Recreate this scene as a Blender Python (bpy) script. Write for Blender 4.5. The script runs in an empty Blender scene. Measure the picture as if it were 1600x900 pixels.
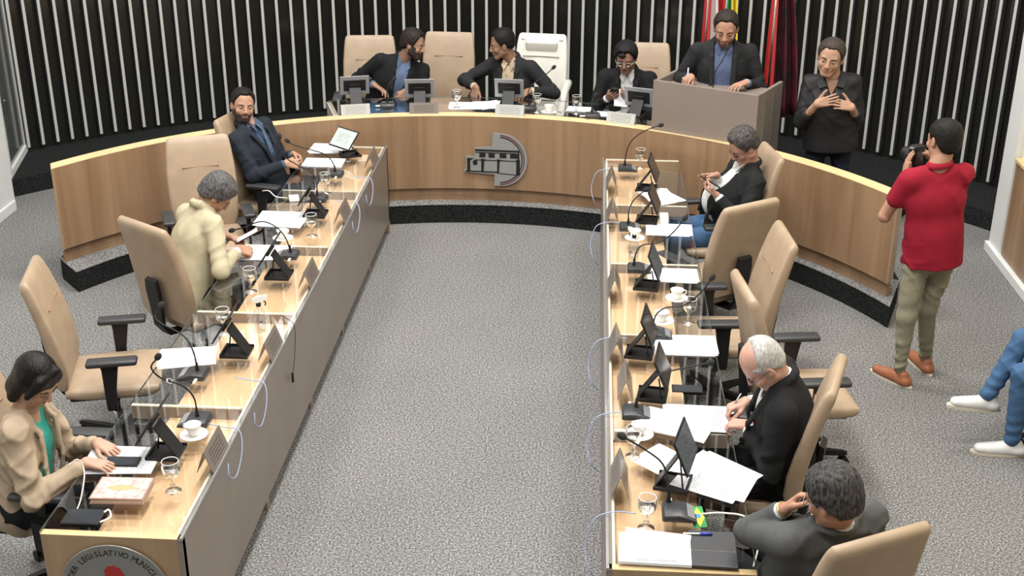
import bpy, bmesh, math, random
import numpy as np
from mathutils import Vector, Matrix
random.seed(7); np.random.seed(7)
PI = math.pi
SC = bpy.context.scene
COL = SC.collection

# ---------------------------------------------------------------- camera
CAM_R = ((0.998347, 0.029196, -0.056582), (0.063543, -0.399, 0.915), (0.004, -0.916, -0.4))
def make_camera():
    f = 1956.0
    d = np.array([136.0, -854.0, f]); d /= np.linalg.norm(d)
    roll = -18 / 4480.0
    yv = -f * f / (-854.0 + roll * 136.0)
    dn = np.array([roll * yv, yv, f]); dn /= np.linalg.norm(dn)
    X = np.cross(dn, d)
    R = np.stack([X, d, -dn])              # world = R @ cam(x right, y down, z forward)
    M = Matrix([[R[i][0], -R[i][1], -R[i][2], 0] for i in range(3)] + [[0, 0, 0, 1]])
    M = Matrix.Translation((0, 0, 3.76)) @ M
    cd = bpy.data.cameras.new('camera'); cam = bpy.data.objects.new('camera', cd)
    cd.sensor_width = 36; cd.lens = 36 * f / 1600.0; cd.clip_end = 100
    cam.matrix_world = M; COL.objects.link(cam); SC.camera = cam
make_camera()

# ---------------------------------------------------------------- world, lights, exposure
W = bpy.data.worlds.new('world'); SC.world = W; W.use_nodes = True
W.node_tree.nodes['Background'].inputs[0].default_value = (0.6, 0.65, 0.7, 1)
W.node_tree.nodes['Background'].inputs[1].default_value = 0.05
SC.view_settings.view_transform = 'Standard'; SC.view_settings.look = 'None'
SC.view_settings.gamma = 1; SC.view_settings.exposure = 0.0
try: SC.view_settings.use_curve_mapping = False
except Exception: pass
def area(loc, sx, sy, power, col=(1, 0.97, 0.93), rot=(0, 0, 0)):
    l = bpy.data.lights.new('ceiling_lamp', 'AREA'); l.shape = 'RECTANGLE'; l.size = sx; l.size_y = sy
    l.energy = power; l.color = col
    o = bpy.data.objects.new('ceiling_lamp', l); o.location = loc; o.rotation_euler = rot; COL.objects.link(o)
    return o
LP = 112
for lx, k_ in ((-3.4, 0.55), (-0.85, 1.85), (1.7, 0.75)):
    for ly, k2 in ((2.2, 0.9), (5.0, 1.0), (8.0, 1.1)):
        area((lx, ly, 6.38), 1.0, 1.0, LP * k_ * k2)
# row of spots in the ceiling over the dais, washing the slatted wall and the people at the bench
for lx, ly in ((-4.0, 9.6), (-2.2, 10.4), (-0.8, 10.6), (0.8, 10.3), (2.4, 9.4)):
    area((lx, ly, 6.38), 0.8, 0.8, 42)

# ---------------------------------------------------------------- materials
MATS = {}
def nt(name):
    m = bpy.data.materials.new(name); m.use_nodes = True
    return m, m.node_tree.nodes, m.node_tree.links, m.node_tree.nodes['Principled BSDF']
def mat(name, col, rough=0.5, metal=0.0, noise=0.0, nscale=20, bump=0.0, bscale=200, emit=None, spec=None, sheen=0, stretch=(1, 1, 1), col2=None):
    if name in MATS: return MATS[name]
    m, N, L, b = nt(name)
    c = (*col, 1)
    b.inputs['Base Color'].default_value = c
    b.inputs['Roughness'].default_value = rough; b.inputs['Metallic'].default_value = metal
    if spec is not None: b.inputs['Specular IOR Level'].default_value = spec
    if sheen: b.inputs['Sheen Weight'].default_value = sheen
    tc = N.new('ShaderNodeTexCoord'); mp = N.new('ShaderNodeMapping'); mp.inputs['Scale'].default_value = stretch
    L.new(tc.outputs['Object'], mp.inputs[0])
    if noise or col2:
        n = N.new('ShaderNodeTexNoise'); n.inputs['Scale'].default_value = nscale; n.inputs['Detail'].default_value = 4
        L.new(mp.outputs[0], n.inputs['Vector'])
        r = N.new('ShaderNodeValToRGB'); L.new(n.outputs['Fac'], r.inputs[0])
        c2 = col2 or tuple(x * (1 - noise) for x in col)
        r.color_ramp.elements[0].color = (*c2, 1); r.color_ramp.elements[1].color = c
        r.color_ramp.elements[0].position = 0.35; r.color_ramp.elements[1].position = 0.65
        L.new(r.outputs[0], b.inputs['Base Color'])
    if bump:
        n2 = N.new('ShaderNodeTexNoise'); n2.inputs['Scale'].default_value = bscale; n2.inputs['Detail'].default_value = 3
        L.new(mp.outputs[0], n2.inputs['Vector'])
        bp = N.new('ShaderNodeBump'); bp.inputs['Strength'].default_value = bump; bp.inputs['Distance'].default_value = 0.01
        L.new(n2.outputs['Fac'], bp.inputs['Height']); L.new(bp.outputs[0], b.inputs['Normal'])
    if emit:
        b.inputs['Emission Color'].default_value = (*emit[0], 1); b.inputs['Emission Strength'].default_value = emit[1]
    MATS[name] = m
    return m
def carpet(name, ca, cb, cc, lo=0.36, hi=0.64, scale=70):
    m, N, L, b = nt(name)
    tc = N.new('ShaderNodeTexCoord')
    n = N.new('ShaderNodeTexNoise'); n.inputs['Scale'].default_value = scale; n.inputs['Detail'].default_value = 2.5; n.inputs['Roughness'].default_value = 0.7
    L.new(tc.outputs['Object'], n.inputs['Vector'])
    r = N.new('ShaderNodeValToRGB'); e = r.color_ramp.elements
    e[0].position = lo; e[0].color = (*ca, 1); e[1].position = hi; e[1].color = (*cc, 1)
    k = e.new((lo + hi) / 2); k.color = (*cb, 1)
    L.new(n.outputs['Fac'], r.inputs[0])
    n3 = N.new('ShaderNodeTexNoise'); n3.inputs['Scale'].default_value = 1.3; n3.inputs['Detail'].default_value = 2
    L.new(tc.outputs['Object'], n3.inputs['Vector'])
    mx = N.new('ShaderNodeMix'); mx.data_type = 'RGBA'; mx.blend_type = 'MULTIPLY'; mx.inputs[0].default_value = 0.35
    r3 = N.new('ShaderNodeValToRGB'); r3.color_ramp.elements[0].position = 0.3; r3.color_ramp.elements[1].position = 0.7
    r3.color_ramp.elements[0].color = (0.72, 0.72, 0.72, 1)
    L.new(n3.outputs['Fac'], r3.inputs[0]); L.new(r.outputs[0], mx.inputs[6]); L.new(r3.outputs[0], mx.inputs[7])
    L.new(mx.outputs[2], b.inputs['Base Color'])
    b.inputs['Roughness'].default_value = 0.95; b.inputs['Specular IOR Level'].default_value = 0.1
    bp = N.new('ShaderNodeBump'); bp.inputs['Strength'].default_value = 0.6; bp.inputs['Distance'].default_value = 0.01
    L.new(n.outputs['Fac'], bp.inputs['Height']); L.new(bp.outputs[0], b.inputs['Normal'])
    MATS[name] = m; return m
def wood(name, ca, cb, stretch, rough=0.4, scale=1.0):
    m, N, L, b = nt(name)
    tc = N.new('ShaderNodeTexCoord'); mp = N.new('ShaderNodeMapping'); mp.inputs['Scale'].default_value = stretch
    L.new(tc.outputs['Object'], mp.inputs[0])
    n = N.new('ShaderNodeTexNoise'); n.inputs['Scale'].default_value = scale; n.inputs['Detail'].default_value = 6; n.inputs['Roughness'].default_value = 0.6; n.inputs['Distortion'].default_value = 0.4
    L.new(mp.outputs[0], n.inputs['Vector'])
    r = N.new('ShaderNodeValToRGB'); e = r.color_ramp.elements
    e[0].position = 0.3; e[0].color = (*cb, 1); e[1].position = 0.68; e[1].color = (*ca, 1)
    L.new(n.outputs['Fac'], r.inputs[0]); L.new(r.outputs[0], b.inputs['Base Color'])
    b.inputs['Roughness'].default_value = rough
    MATS[name] = m; return m
def clear_glass(name, tint=(0.93, 0.96, 0.95), gloss=1.0, ior=1.5, rough=0.01):
    m, N, L, b = nt(name)
    N.remove(b); out = N['Material Output']
    t = N.new('ShaderNodeBsdfTransparent'); t.inputs[0].default_value = (*tint, 1)
    g = N.new('ShaderNodeBsdfGlossy'); g.inputs['Roughness'].default_value = rough; g.inputs[0].default_value = (1, 1, 1, 1)
    fr = N.new('ShaderNodeFresnel'); fr.inputs[0].default_value = ior
    mu = N.new('ShaderNodeMath'); mu.operation = 'MULTIPLY'; mu.inputs[1].default_value = gloss; mu.use_clamp = True
    geo = N.new('ShaderNodeNewGeometry'); inv = N.new('ShaderNodeMath'); inv.operation = 'SUBTRACT'; inv.inputs[0].default_value = 1.0; L.new(geo.outputs['Backfacing'], inv.inputs[1])
    m2 = N.new('ShaderNodeMath'); m2.operation = 'MULTIPLY'; L.new(fr.outputs[0], m2.inputs[0]); L.new(inv.outputs[0], m2.inputs[1])
    L.new(m2.outputs[0], mu.inputs[0])
    mx = N.new('ShaderNodeMixShader'); L.new(mu.outputs[0], mx.inputs[0]); L.new(t.outputs[0], mx.inputs[1]); L.new(g.outputs[0], mx.inputs[2])
    L.new(mx.outputs[0], out.inputs[0]); MATS[name] = m; return m
def print_mat(name, paper, ink, lines=34, wordscale=30, rough=0.6, gap=0.5, margin=0.12, frac=0.45, axis=1):
    """flat print: rows of illegible text on a sheet, in the sheet's generated coordinates"""
    m, N, L, b = nt(name)
    tc = N.new('ShaderNodeTexCoord'); sp = N.new('ShaderNodeSeparateXYZ'); L.new(tc.outputs['Generated'], sp.inputs[0])
    U = sp.outputs[0] if axis == 1 else sp.outputs[1]; V = sp.outputs[1] if axis == 1 else sp.outputs[0]
    def math_(op, a, bb):
        k = N.new('ShaderNodeMath'); k.operation = op
        for i, v in enumerate((a, bb)):
            if isinstance(v, (int, float)): k.inputs[i].default_value = v
            else: L.new(v, k.inputs[i])
        return k.outputs[0]
    row = math_('MULTIPLY', V, lines); fr = math_('FRACT', row, 0); fl = math_('FLOOR', row, 0)
    inrow = math_('LESS_THAN', fr, frac)
    cb = N.new('ShaderNodeCombineXYZ'); L.new(math_('MULTIPLY', U, wordscale), cb.inputs[0]); L.new(math_('MULTIPLY', fl, 7.31), cb.inputs[1])
    n = N.new('ShaderNodeTexNoise'); n.inputs['Scale'].default_value = 1.0; n.inputs['Detail'].default_value = 1; L.new(cb.outputs[0], n.inputs['Vector'])
    word = math_('GREATER_THAN', n.outputs['Fac'], gap - 0.06)
    cb2 = N.new('ShaderNodeCombineXYZ'); L.new(math_('MULTIPLY', fl, 0.37), cb2.inputs[1])
    n2 = N.new('ShaderNodeTexNoise'); n2.inputs['Scale'].default_value = 1.7; L.new(cb2.outputs[0], n2.inputs['Vector'])
    par = math_('GREATER_THAN', n2.outputs['Fac'], 0.42)
    k = math_('MULTIPLY', math_('MULTIPLY', inrow, word), par)
    for a_, op, v in ((U, 'GREATER_THAN', margin), (U, 'LESS_THAN', 1 - margin), (V, 'GREATER_THAN', margin), (V, 'LESS_THAN', 1 - margin)):
        k = math_('MULTIPLY', k, math_(op, a_, v))
    mx = N.new('ShaderNodeMix'); mx.data_type = 'RGBA'; L.new(k, mx.inputs[0])
    mx.inputs[6].default_value = (*paper, 1); mx.inputs[7].default_value = (*ink, 1)
    L.new(mx.outputs[2], b.inputs['Base Color']); b.inputs['Roughness'].default_value = rough
    MATS[name] = m; return m

M_CARPET = carpet('carpet_grey', (0.055, 0.055, 0.055), (0.175, 0.174, 0.171), (0.42, 0.415, 0.405), 0.33, 0.67, 92)
M_DARKCARPET = carpet('carpet_charcoal', (0.006, 0.007, 0.007), (0.02, 0.022, 0.022), (0.05, 0.054, 0.054), 0.36, 0.7, 95)
M_BENCH = wood('oak_bench', (0.34, 0.215, 0.125), (0.215, 0.128, 0.07), (7, 7, 0.35))
M_EDGE = wood('oak_edge', (0.74, 0.54, 0.3), (0.62, 0.44, 0.23), (3, 3, 3))
M_DESK = wood('oak_desktop', (0.74, 0.5, 0.31), (0.58, 0.37, 0.21), (7, 0.8, 2), 0.35)
M_END = wood('oak_endpanel', (0.38, 0.265, 0.165), (0.28, 0.185, 0.105), (7, 7, 0.35), 0.3)
M_LIP = mat('pale_edge', (0.66, 0.62, 0.52), 0.4)
M_DIV = mat('divider_taupe', (0.3, 0.24, 0.19), 0.45)
M_TAUPE = mat('taupe_laminate', (0.235, 0.195, 0.17), 0.35, noise=0.1, nscale=3)
M_STEEL = mat('brushed_trim', (0.35, 0.34, 0.33), 0.3, 0.6)
M_SLAT = mat('slat_aluminium', (0.56, 0.55, 0.53), 0.4, 0.1)
M_BLACKPANEL = mat('black_gloss_panel', (0.013, 0.0135, 0.0115), 0.14, spec=0.5)
M_BLACKPANEL.node_tree.nodes['Principled BSDF'].inputs['IOR'].default_value = 1.9
M_WHITE = mat('white_paint', (0.72, 0.73, 0.72), 0.6, noise=0.06, nscale=4)
M_CEIL = mat('ceiling_paint', (0.35, 0.35, 0.34), 0.8)
M_GALLERY = mat('gallery_wall', (0.3, 0.3, 0.29), 0.7)
M_CREAM = mat('cream_paint', (0.7, 0.64, 0.45), 0.6)
M_LEATHER = mat('beige_leather', (0.37, 0.275, 0.19), 0.45, noise=0.12, nscale=9, bump=0.07, bscale=220)
M_SEAM = mat('leather_seam', (0.3, 0.18, 0.1), 0.6)
M_SEAMW = mat('white_leather_seam', (0.45, 0.43, 0.38), 0.6)
M_WLEATHER = mat('white_leather', (0.66, 0.65, 0.6), 0.4, noise=0.08, nscale=8, bump=0.06, bscale=160)
M_BLACKPL = mat('black_plastic', (0.012, 0.012, 0.013), 0.45, spec=0.3)
M_ARMPAD = mat('armpad_grey', (0.03, 0.031, 0.034), 0.42)
M_CHROME = mat('chrome', (0.6, 0.6, 0.6), 0.15, 1.0)
M_GREYPL = mat('grey_tablet_back', (0.33, 0.34, 0.36), 0.4, 0.3)
M_GLASS = clear_glass('desk_glass', (0.975, 0.985, 0.98), 1.5)
M_GEDGE = mat('glass_edge', (0.07, 0.09, 0.08), 0.15)
M_GOB = clear_glass('crystal_glass', (0.9, 0.91, 0.91), 6.0, 1.6, 0.12)
M_PAPER = mat('white_paper', (0.72, 0.735, 0.775), 0.65)
M_PRINT = print_mat('printed_paper', (0.72, 0.735, 0.775), (0.26, 0.27, 0.3), 30, frac=0.42)
M_CUP = mat('white_porcelain', (0.82, 0.81, 0.78), 0.18)
M_CABLE = mat('blue_grey_cable', (0.3, 0.36, 0.55), 0.4)
M_WCABLE = mat('white_cable', (0.75, 0.73, 0.62), 0.4)
M_PLATE = print_mat('nameplate_taupe', (0.17, 0.145, 0.13), (0.06, 0.05, 0.045), 7, 12, 0.3, 0.42, 0.15, 0.35)
M_PLATELT = print_mat('nameplate_grey', (0.4, 0.41, 0.4), (0.14, 0.14, 0.14), 6, 12, 0.35, 0.4, 0.14, 0.25)
M_SCREENOFF = mat('dark_screen', (0.03, 0.033, 0.04), 0.12)
# ---------------------------------------------------------------- mesh helpers
def raw_mesh(name, V, F, mats, smooth=True, fm=None):
    me = bpy.data.meshes.new(name)
    V = np.asarray(V, dtype=np.float32).reshape(-1, 3)
    if isinstance(F, np.ndarray) and F.ndim == 2:
        nf, k = F.shape
        me.vertices.add(len(V)); me.vertices.foreach_set('co', V.ravel())
        me.loops.add(nf * k); me.loops.foreach_set('vertex_index', F.ravel().astype(np.int32))
        me.polygons.add(nf); me.polygons.foreach_set('loop_start', np.arange(0, nf * k, k, dtype=np.int32))
        try: me.polygons.foreach_set('loop_total', np.full(nf, k, dtype=np.int32))
        except Exception: pass
        me.update(calc_edges=True)
    else:
        me.from_pydata([tuple(map(float, v)) for v in V], [], [tuple(f) for f in F]); me.update()
    for m in (mats if isinstance(mats, (list, tuple)) else [mats]): me.materials.append(m)
    n = len(me.polygons)
    me.polygons.foreach_set('use_smooth', np.full(n, bool(smooth)))
    if fm is not None: me.polygons.foreach_set('material_index', np.asarray(fm, dtype=np.int32))
    me.validate(clean_customdata=False)
    return me
def link(name, me, parent=None, loc=(0, 0, 0), rotz=0.0):
    o = bpy.data.objects.new(name, me); COL.objects.link(o)
    o.location = loc; o.rotation_euler = (0, 0, rotz)
    if parent: o.parent = parent
    return o
def thing(name, label, cat, loc=(0, 0, 0), rotz=0.0, group=None):
    o = bpy.data.objects.new(name, None); COL.objects.link(o); o.empty_display_size = 0.1
    o.location = loc; o.rotation_euler = (0, 0, rotz); o['label'] = label; o['category'] = cat
    if group: o['group'] = group
    return o
def tag(o, label, cat, group=None):
    o['label'] = label; o['category'] = cat
    if group: o['group'] = group
    return o
def struct(o, label=None, cat=None):
    o['kind'] = 'structure'
    if label: o['label'] = label
    if cat: o['category'] = cat
    return o
def dup(root, loc, rotz, label, group=None):
    def rec(o, p):
        c = o.copy(); COL.objects.link(c)
        if p: c.parent = p
        for ch in o.children: rec(ch, c)
        return c
    r = rec(root, None); r.location = loc; r.rotation_euler = (0, 0, rotz); r['label'] = label
    if group: r['group'] = group
    return r
def rotm(rx=0, ry=0, rz=0):
    return (Matrix.Rotation(rz, 3, 'Z') @ Matrix.Rotation(ry, 3, 'Y') @ Matrix.Rotation(rx, 3, 'X'))
class MB:
    def __init__(s): s.V = []; s.F = []
    def add(s, V, F):
        n = len(s.V); s.V += [tuple(v) for v in V]; s.F += [tuple(i + n for i in f) for f in F]; return s
    def box(s, c, sz, R=None, bev=0.0, seg=2):
        hx, hy, hz = sz[0] / 2, sz[1] / 2, sz[2] / 2
        if bev <= 0:
            V = [Vector((x * hx, y * hy, z * hz)) for x in (-1, 1) for y in (-1, 1) for z in (-1, 1)]
            F = [(0, 1, 3, 2), (4, 6, 7, 5), (0, 4, 5, 1), (2, 3, 7, 6), (0, 2, 6, 4), (1, 5, 7, 3)]
        else:
            bm = bmesh.new(); bmesh.ops.create_cube(bm, size=1.0)
            for v in bm.verts: v.co = Vector((v.co.x * sz[0], v.co.y * sz[1], v.co.z * sz[2]))
            bmesh.ops.bevel(bm, geom=list(bm.edges), offset=bev, segments=seg, profile=0.5, affect='EDGES')
            bm.verts.index_update()
            V = [v.co.copy() for v in bm.verts]; F = [tuple(v.index for v in f.verts) for f in bm.faces]; bm.free()
        if R is not None: V = [R @ v for v in V]
        c = Vector(c); return s.add([v + c for v in V], F)
    def sphere(s, c, r, R=None, nu=14, nv=9):
        r = r if hasattr(r, '__len__') else (r, r, r)
        V = [Vector((0, 0, r[2]))]; F = []
        for j in range(1, nv):
            t = PI * j / nv
            for i in range(nu):
                a = 2 * PI * i / nu; V.append(Vector((r[0] * math.sin(t) * math.cos(a), r[1] * math.sin(t) * math.sin(a), r[2] * math.cos(t))))
        V.append(Vector((0, 0, -r[2]))); L_ = len(V) - 1
        for i in range(nu):
            k = (i + 1) % nu
            F.append((0, 1 + i, 1 + k)); F.append((L_, L_ - nu + k, L_ - nu + i))
            for j in range(nv - 2):
                a = 1 + j * nu; F.append((a + i, a + nu + i, a + nu + k, a + k))
        if R is not None: V = [R @ v for v in V]
        c = Vector(c); return s.add([v + c for v in V], F)
    def loft(s, rings, cap=True, closed=False):
        n = len(rings[0]); V = [v for r in rings for v in r]; F = []
        m = len(rings)
        for j in range(m if closed else m - 1):
            a = j * n; b = ((j + 1) % m) * n
            for i in range(n):
                k = (i + 1) % n; F.append((a + i, a + k, b + k, b + i))
        if cap and not closed: F.append(tuple(range(n - 1, -1, -1))); F.append(tuple(range((m - 1) * n, m * n)))
        return s.add(V, F)
    def tube(s, pts, r, n=8, cap=True, closed=False):
        pts = [Vector(p) for p in pts]; rings = []; m = len(pts)
        rr = r if hasattr(r, '__len__') else [r] * m
        up = None
        for i, p in enumerate(pts):
            if closed: t = (pts[(i + 1) % m] - pts[i - 1])
            else: t = (pts[min(i + 1, m - 1)] - pts[max(i - 1, 0)])
            t = t.normalized() if t.length > 1e-9 else Vector((0, 0, 1))
            if up is None: up = Vector((0, 0, 1)) if abs(t.z) < 0.9 else Vector((1, 0, 0))
            a = t.cross(up)
            if a.length < 1e-6: a = t.cross(Vector((1, 0.1, 0)))
            a.normalize(); b = a.cross(t).normalized(); up = b
            rings.append([p + (a * math.cos(2 * PI * k / n) + b * math.sin(2 * PI * k / n)) * rr[i] for k in range(n)])
        return s.loft(rings, cap, closed)
    def lathe(s, prof, c=(0, 0, 0), n=20, cap=False):
        rings = [[Vector((c[0] + r * math.cos(2 * PI * k / n), c[1] + r * math.sin(2 * PI * k / n), c[2] + z)) for k in range(n)] for r, z in prof]
        return s.loft(rings, cap)
    def prism(s, poly, t, O=(0, 0, 0), U=(1, 0, 0), V=(0, 1, 0), back=0.0):
        O = Vector(O); U = Vector(U); V = Vector(V); N = U.cross(V).normalized()
        a = [O + U * x + V * y + N * (-back) for x, y in poly]; b = [O + U * x + V * y + N * t for x, y in poly]
        n = len(poly); F = [tuple(range(n - 1, -1, -1)), tuple(range(n, 2 * n))]
        F += [(i, (i + 1) % n, n + (i + 1) % n, n + i) for i in range(n)]
        return s.add(a + b, F)
    def mesh(s, name, m, smooth=False, fix=True):
        me = raw_mesh(name, s.V, s.F, m, smooth)
        if fix:
            bm = bmesh.new(); bm.from_mesh(me); bmesh.ops.recalc_face_normals(bm, faces=bm.faces); bm.to_mesh(me); bm.free()
            me.polygons.foreach_set('use_smooth', np.full(len(me.polygons), bool(smooth)))
            if smooth == 'auto':
                try: me.set_sharp_from_angle(angle=math.radians(40))
                except Exception: pass
        return me
    def build(s, name, m, parent=None, smooth=False, label=None):
        o = link(name, s.mesh(name, m, smooth), parent)
        if label: o['label'] = label
        return o
def spline(pts, n=6):
    P = [Vector(p) for p in pts]; P = [P[0] * 2 - P[1]] + P + [P[-1] * 2 - P[-2]]; out = []
    for i in range(1, len(P) - 2):
        for j in range(n):
            t = j / n; a, b, c, d = P[i - 1:i + 3]
            out.append(0.5 * ((2 * b) + (c - a) * t + (2 * a - 5 * b + 4 * c - d) * t * t + (3 * b - a - 3 * c + d) * t ** 3))
    out.append(P[-2]); return out
def rrect(w, d, r=0.02, n=4):
    out = []
    for cx, cy, a0 in ((w / 2 - r, d / 2 - r, 0), (-w / 2 + r, d / 2 - r, PI / 2), (-w / 2 + r, -d / 2 + r, PI), (w / 2 - r, -d / 2 + r, 1.5 * PI)):
        for k in range(n + 1): a = a0 + PI / 2 * k / n; out.append((cx + r * math.cos(a), cy + r * math.sin(a)))
    return out
def text_mesh(txt, size, m, depth=0.0005, align='CENTER'):
    cu = bpy.data.curves.new('lettering', 'FONT'); cu.body = txt; cu.size = size; cu.align_x = align; cu.extrude = depth; cu.resolution_u = 2
    o = bpy.data.objects.new('lettering', cu); COL.objects.link(o)
    dg = bpy.context.evaluated_depsgraph_get(); dg.update()
    me = bpy.data.meshes.new_from_object(o.evaluated_get(dg)); bpy.data.objects.remove(o); bpy.data.curves.remove(cu)
    V = [tuple(v.co) for v in me.vertices]; F = [tuple(p.vertices) for p in me.polygons]; bpy.data.meshes.remove(me)
    return V, F

# ---------------------------------------------------------------- implicit surfaces for bodies and clothes
def nrm(v):
    v = np.asarray(v, float); return v / (np.linalg.norm(v) + 1e-12)
class Field:
    def __init__(s, lo, hi, h):
        s.lo = np.array(lo, float); s.h = h
        s.n = np.maximum(3, np.ceil((np.array(hi, float) - s.lo) / h).astype(int) + 1)
        s.a = np.full(s.n, 0.5, dtype=np.float32)
    def sub(s, lo, hi):
        i0 = np.clip(np.floor((np.array(lo) - s.lo) / s.h).astype(int), 0, s.n); i1 = np.clip(np.ceil((np.array(hi) - s.lo) / s.h).astype(int) + 1, 0, s.n)
        if np.any(i1 <= i0): return None
        sl = tuple(slice(a, b) for a, b in zip(i0, i1))
        ax = [(s.lo[k] + s.h * np.arange(i0[k], i1[k])).astype(np.float32) for k in range(3)]
        return sl, ax[0][:, None, None], ax[1][None, :, None], ax[2][None, None, :]
    def put(s, sl, d, k, op='u'):
        a = s.a[sl]
        if op == 'u':
            if k > 0:
                h = np.clip(0.5 + 0.5 * (a - d) / k, 0, 1); s.a[sl] = a + (d - a) * h - k * h * (1 - h)
            else: s.a[sl] = np.minimum(a, d)
        elif op == 's':
            d = -d
            if k > 0:
                h = np.clip(0.5 - 0.5 * (a - d) / k, 0, 1); s.a[sl] = a + (d - a) * h + k * h * (1 - h)
            else: s.a[sl] = np.maximum(a, d)
    def cap(s, p, q, r0, r1=None, k=0.02, fr=None, sq=1.0, op='u', wr=None):
        """tapered capsule; fr = axis squashed by sq"""
        r1 = r0 if r1 is None else r1
        p = np.asarray(p, float); q = np.asarray(q, float); R = max(r0, r1) * max(1, sq) + k + 2.5 * s.h
        g = s.sub(np.minimum(p, q) - R, np.maximum(p, q) + R)
        if g is None: return s
        sl, X, Y, Z = g; ab = q - p; L2 = float(ab @ ab) + 1e-12
        dx, dy, dz = X - p[0], Y - p[1], Z - p[2]
        t = np.clip((dx * ab[0] + dy * ab[1] + dz * ab[2]) / L2, 0, 1)
        dx = dx - t * ab[0]; dy = dy - t * ab[1]; dz = dz - t * ab[2]
        d2 = dx * dx + dy * dy + dz * dz
        if fr is not None and sq != 1.0:
            c = dx * fr[0] + dy * fr[1] + dz * fr[2]
            d2 = d2 + c * c * (1 / sq ** 2 - 1)
        r = r0 + (r1 - r0) * t
        if wr is not None:
            amp, fq, ph, t0 = wr
            r = r + amp * np.sin(fq * t + ph + 25 * dx - 18 * dz) * np.exp(-((t - t0) / 0.3) ** 2)
        d = np.sqrt(np.maximum(d2, 0)) - r
        s.put(sl, d.astype(np.float32), k, op); return s
    def ell(s, c, rad, A=None, k=0.02, op='u'):
        """ellipsoid, rows of A are its axes"""
        c = np.asarray(c, float); R = max(rad) + k + 2.5 * s.h; A = np.eye(3) if A is None else np.asarray(A, float)
        g = s.sub(c - R, c + R)
        if g is None: return s
        sl, X, Y, Z = g; dx, dy, dz = X - c[0], Y - c[1], Z - c[2]
        q = [(A[i][0] * dx + A[i][1] * dy + A[i][2] * dz) for i in range(3)]
        k0 = np.sqrt(sum((q[i] / rad[i]) ** 2 for i in range(3))); k1 = np.sqrt(sum((q[i] / rad[i] ** 2) ** 2 for i in range(3)))
        s.put(sl, (k0 * (k0 - 1) / np.maximum(k1, 1e-6)).astype(np.float32), k, op); return s
    def fn(s, f, op='s', k=0.0, lo=None, hi=None):
        g = s.sub(s.lo if lo is None else lo, s.lo + s.h * s.n if hi is None else hi)
        if g is None: return s
        sl, X, Y, Z = g; d = np.broadcast_to(f(X, Y, Z), s.a[sl].shape).astype(np.float32)
        s.put(sl, d, k, op); return s
    def mesh(s):
        a = s.a.copy()
        a[0] = a[-1] = 0.5; a[:, 0] = a[:, -1] = 0.5; a[:, :, 0] = a[:, :, -1] = 0.5
        sg = a < 0
        n = np.array(a.shape) - 1
        acc = np.zeros((*n, 3), np.float32); cnt = np.zeros(n, np.float32)
        edges = {}
        for ax in range(3):
            s0 = [slice(None)] * 3; s1 = [slice(None)] * 3; s0[ax] = slice(0, -1); s1[ax] = slice(1, None)
            a0 = a[tuple(s0)]; a1 = a[tuple(s1)]; cr = sg[tuple(s0)] != sg[tuple(s1)]
            I = np.argwhere(cr); edges[ax] = (I, sg[tuple(s0)][cr])
            t = a0[cr] / (a0[cr] - a1[cr]); P = I.astype(np.float32); P[:, ax] += t
            o1, o2 = [k for k in range(3) if k != ax]
            for u in (0, -1):
                for v in (0, -1):
                    C = I.copy(); C[:, o1] += u; C[:, o2] += v
                    ok = np.all((C >= 0) & (C < n), axis=1); C = C[ok]
                    lin = np.ravel_multi_index(C.T, n)
                    np.add.at(acc.reshape(-1, 3), lin, P[ok]); np.add.at(cnt.ravel(), lin, 1)
        idx = np.full(n, -1, np.int64); m = cnt > 0; idx[m] = np.arange(m.sum())
        V = acc[m] / cnt[m][:, None] * s.h + s.lo
        F = []
        for ax in range(3):
            I, ins = edges[ax]; o1, o2 = (ax + 1) % 3, (ax + 2) % 3
            ok = (I[:, o1] > 0) & (I[:, o2] > 0) & (I[:, o1] < n[o1]) & (I[:, o2] < n[o2]); I = I[ok]; ins = ins[ok]
            q = []
            for u, v in ((-1, -1), (0, -1), (0, 0), (-1, 0)):
                C = I.copy(); C[:, o1] += u; C[:, o2] += v; q.append(idx[tuple(C.T)])
            q = np.stack(q, 1); q[~ins] = q[~ins][:, ::-1]; F.append(q)
        F = np.concatenate(F) if F else np.zeros((0, 4), int)
        F = F[(F >= 0).all(1)]
        return V.astype(float), F
def join_vf(parts):
    Vs = []; Fs = []; n = 0
    for V, F in parts: Vs.append(V); Fs.append(F + n); n += len(V)
    return np.concatenate(Vs), np.concatenate(Fs)
def wrinkle(V, amp, seed=0.0, fq=1.0):
    """cloth folds: moves vertices by warped sine ridges"""
    x, y, z = V[:, 0] * fq, V[:, 1] * fq, V[:, 2] * fq
    w = np.sin(31 * z + 13 * x + 2.4 * np.sin(11 * x - 9 * y + seed) + seed) * np.sin(12 * x + 17 * y - 8 * z + 1.9 * np.sin(14 * z + seed))
    w = np.sign(w) * np.abs(w) ** 0.8
    w2 = np.sin(64 * z - 37 * y + 3 * np.sin(19 * x + seed)) * 0.35
    d = np.stack([np.sin(9 * z + seed), np.cos(8 * z + 2 * seed), 0.4 * np.sin(7 * x)], 1)
    d /= np.linalg.norm(d, axis=1)[:, None]
    return V + d * ((w + w2) * amp)[:, None]
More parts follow.
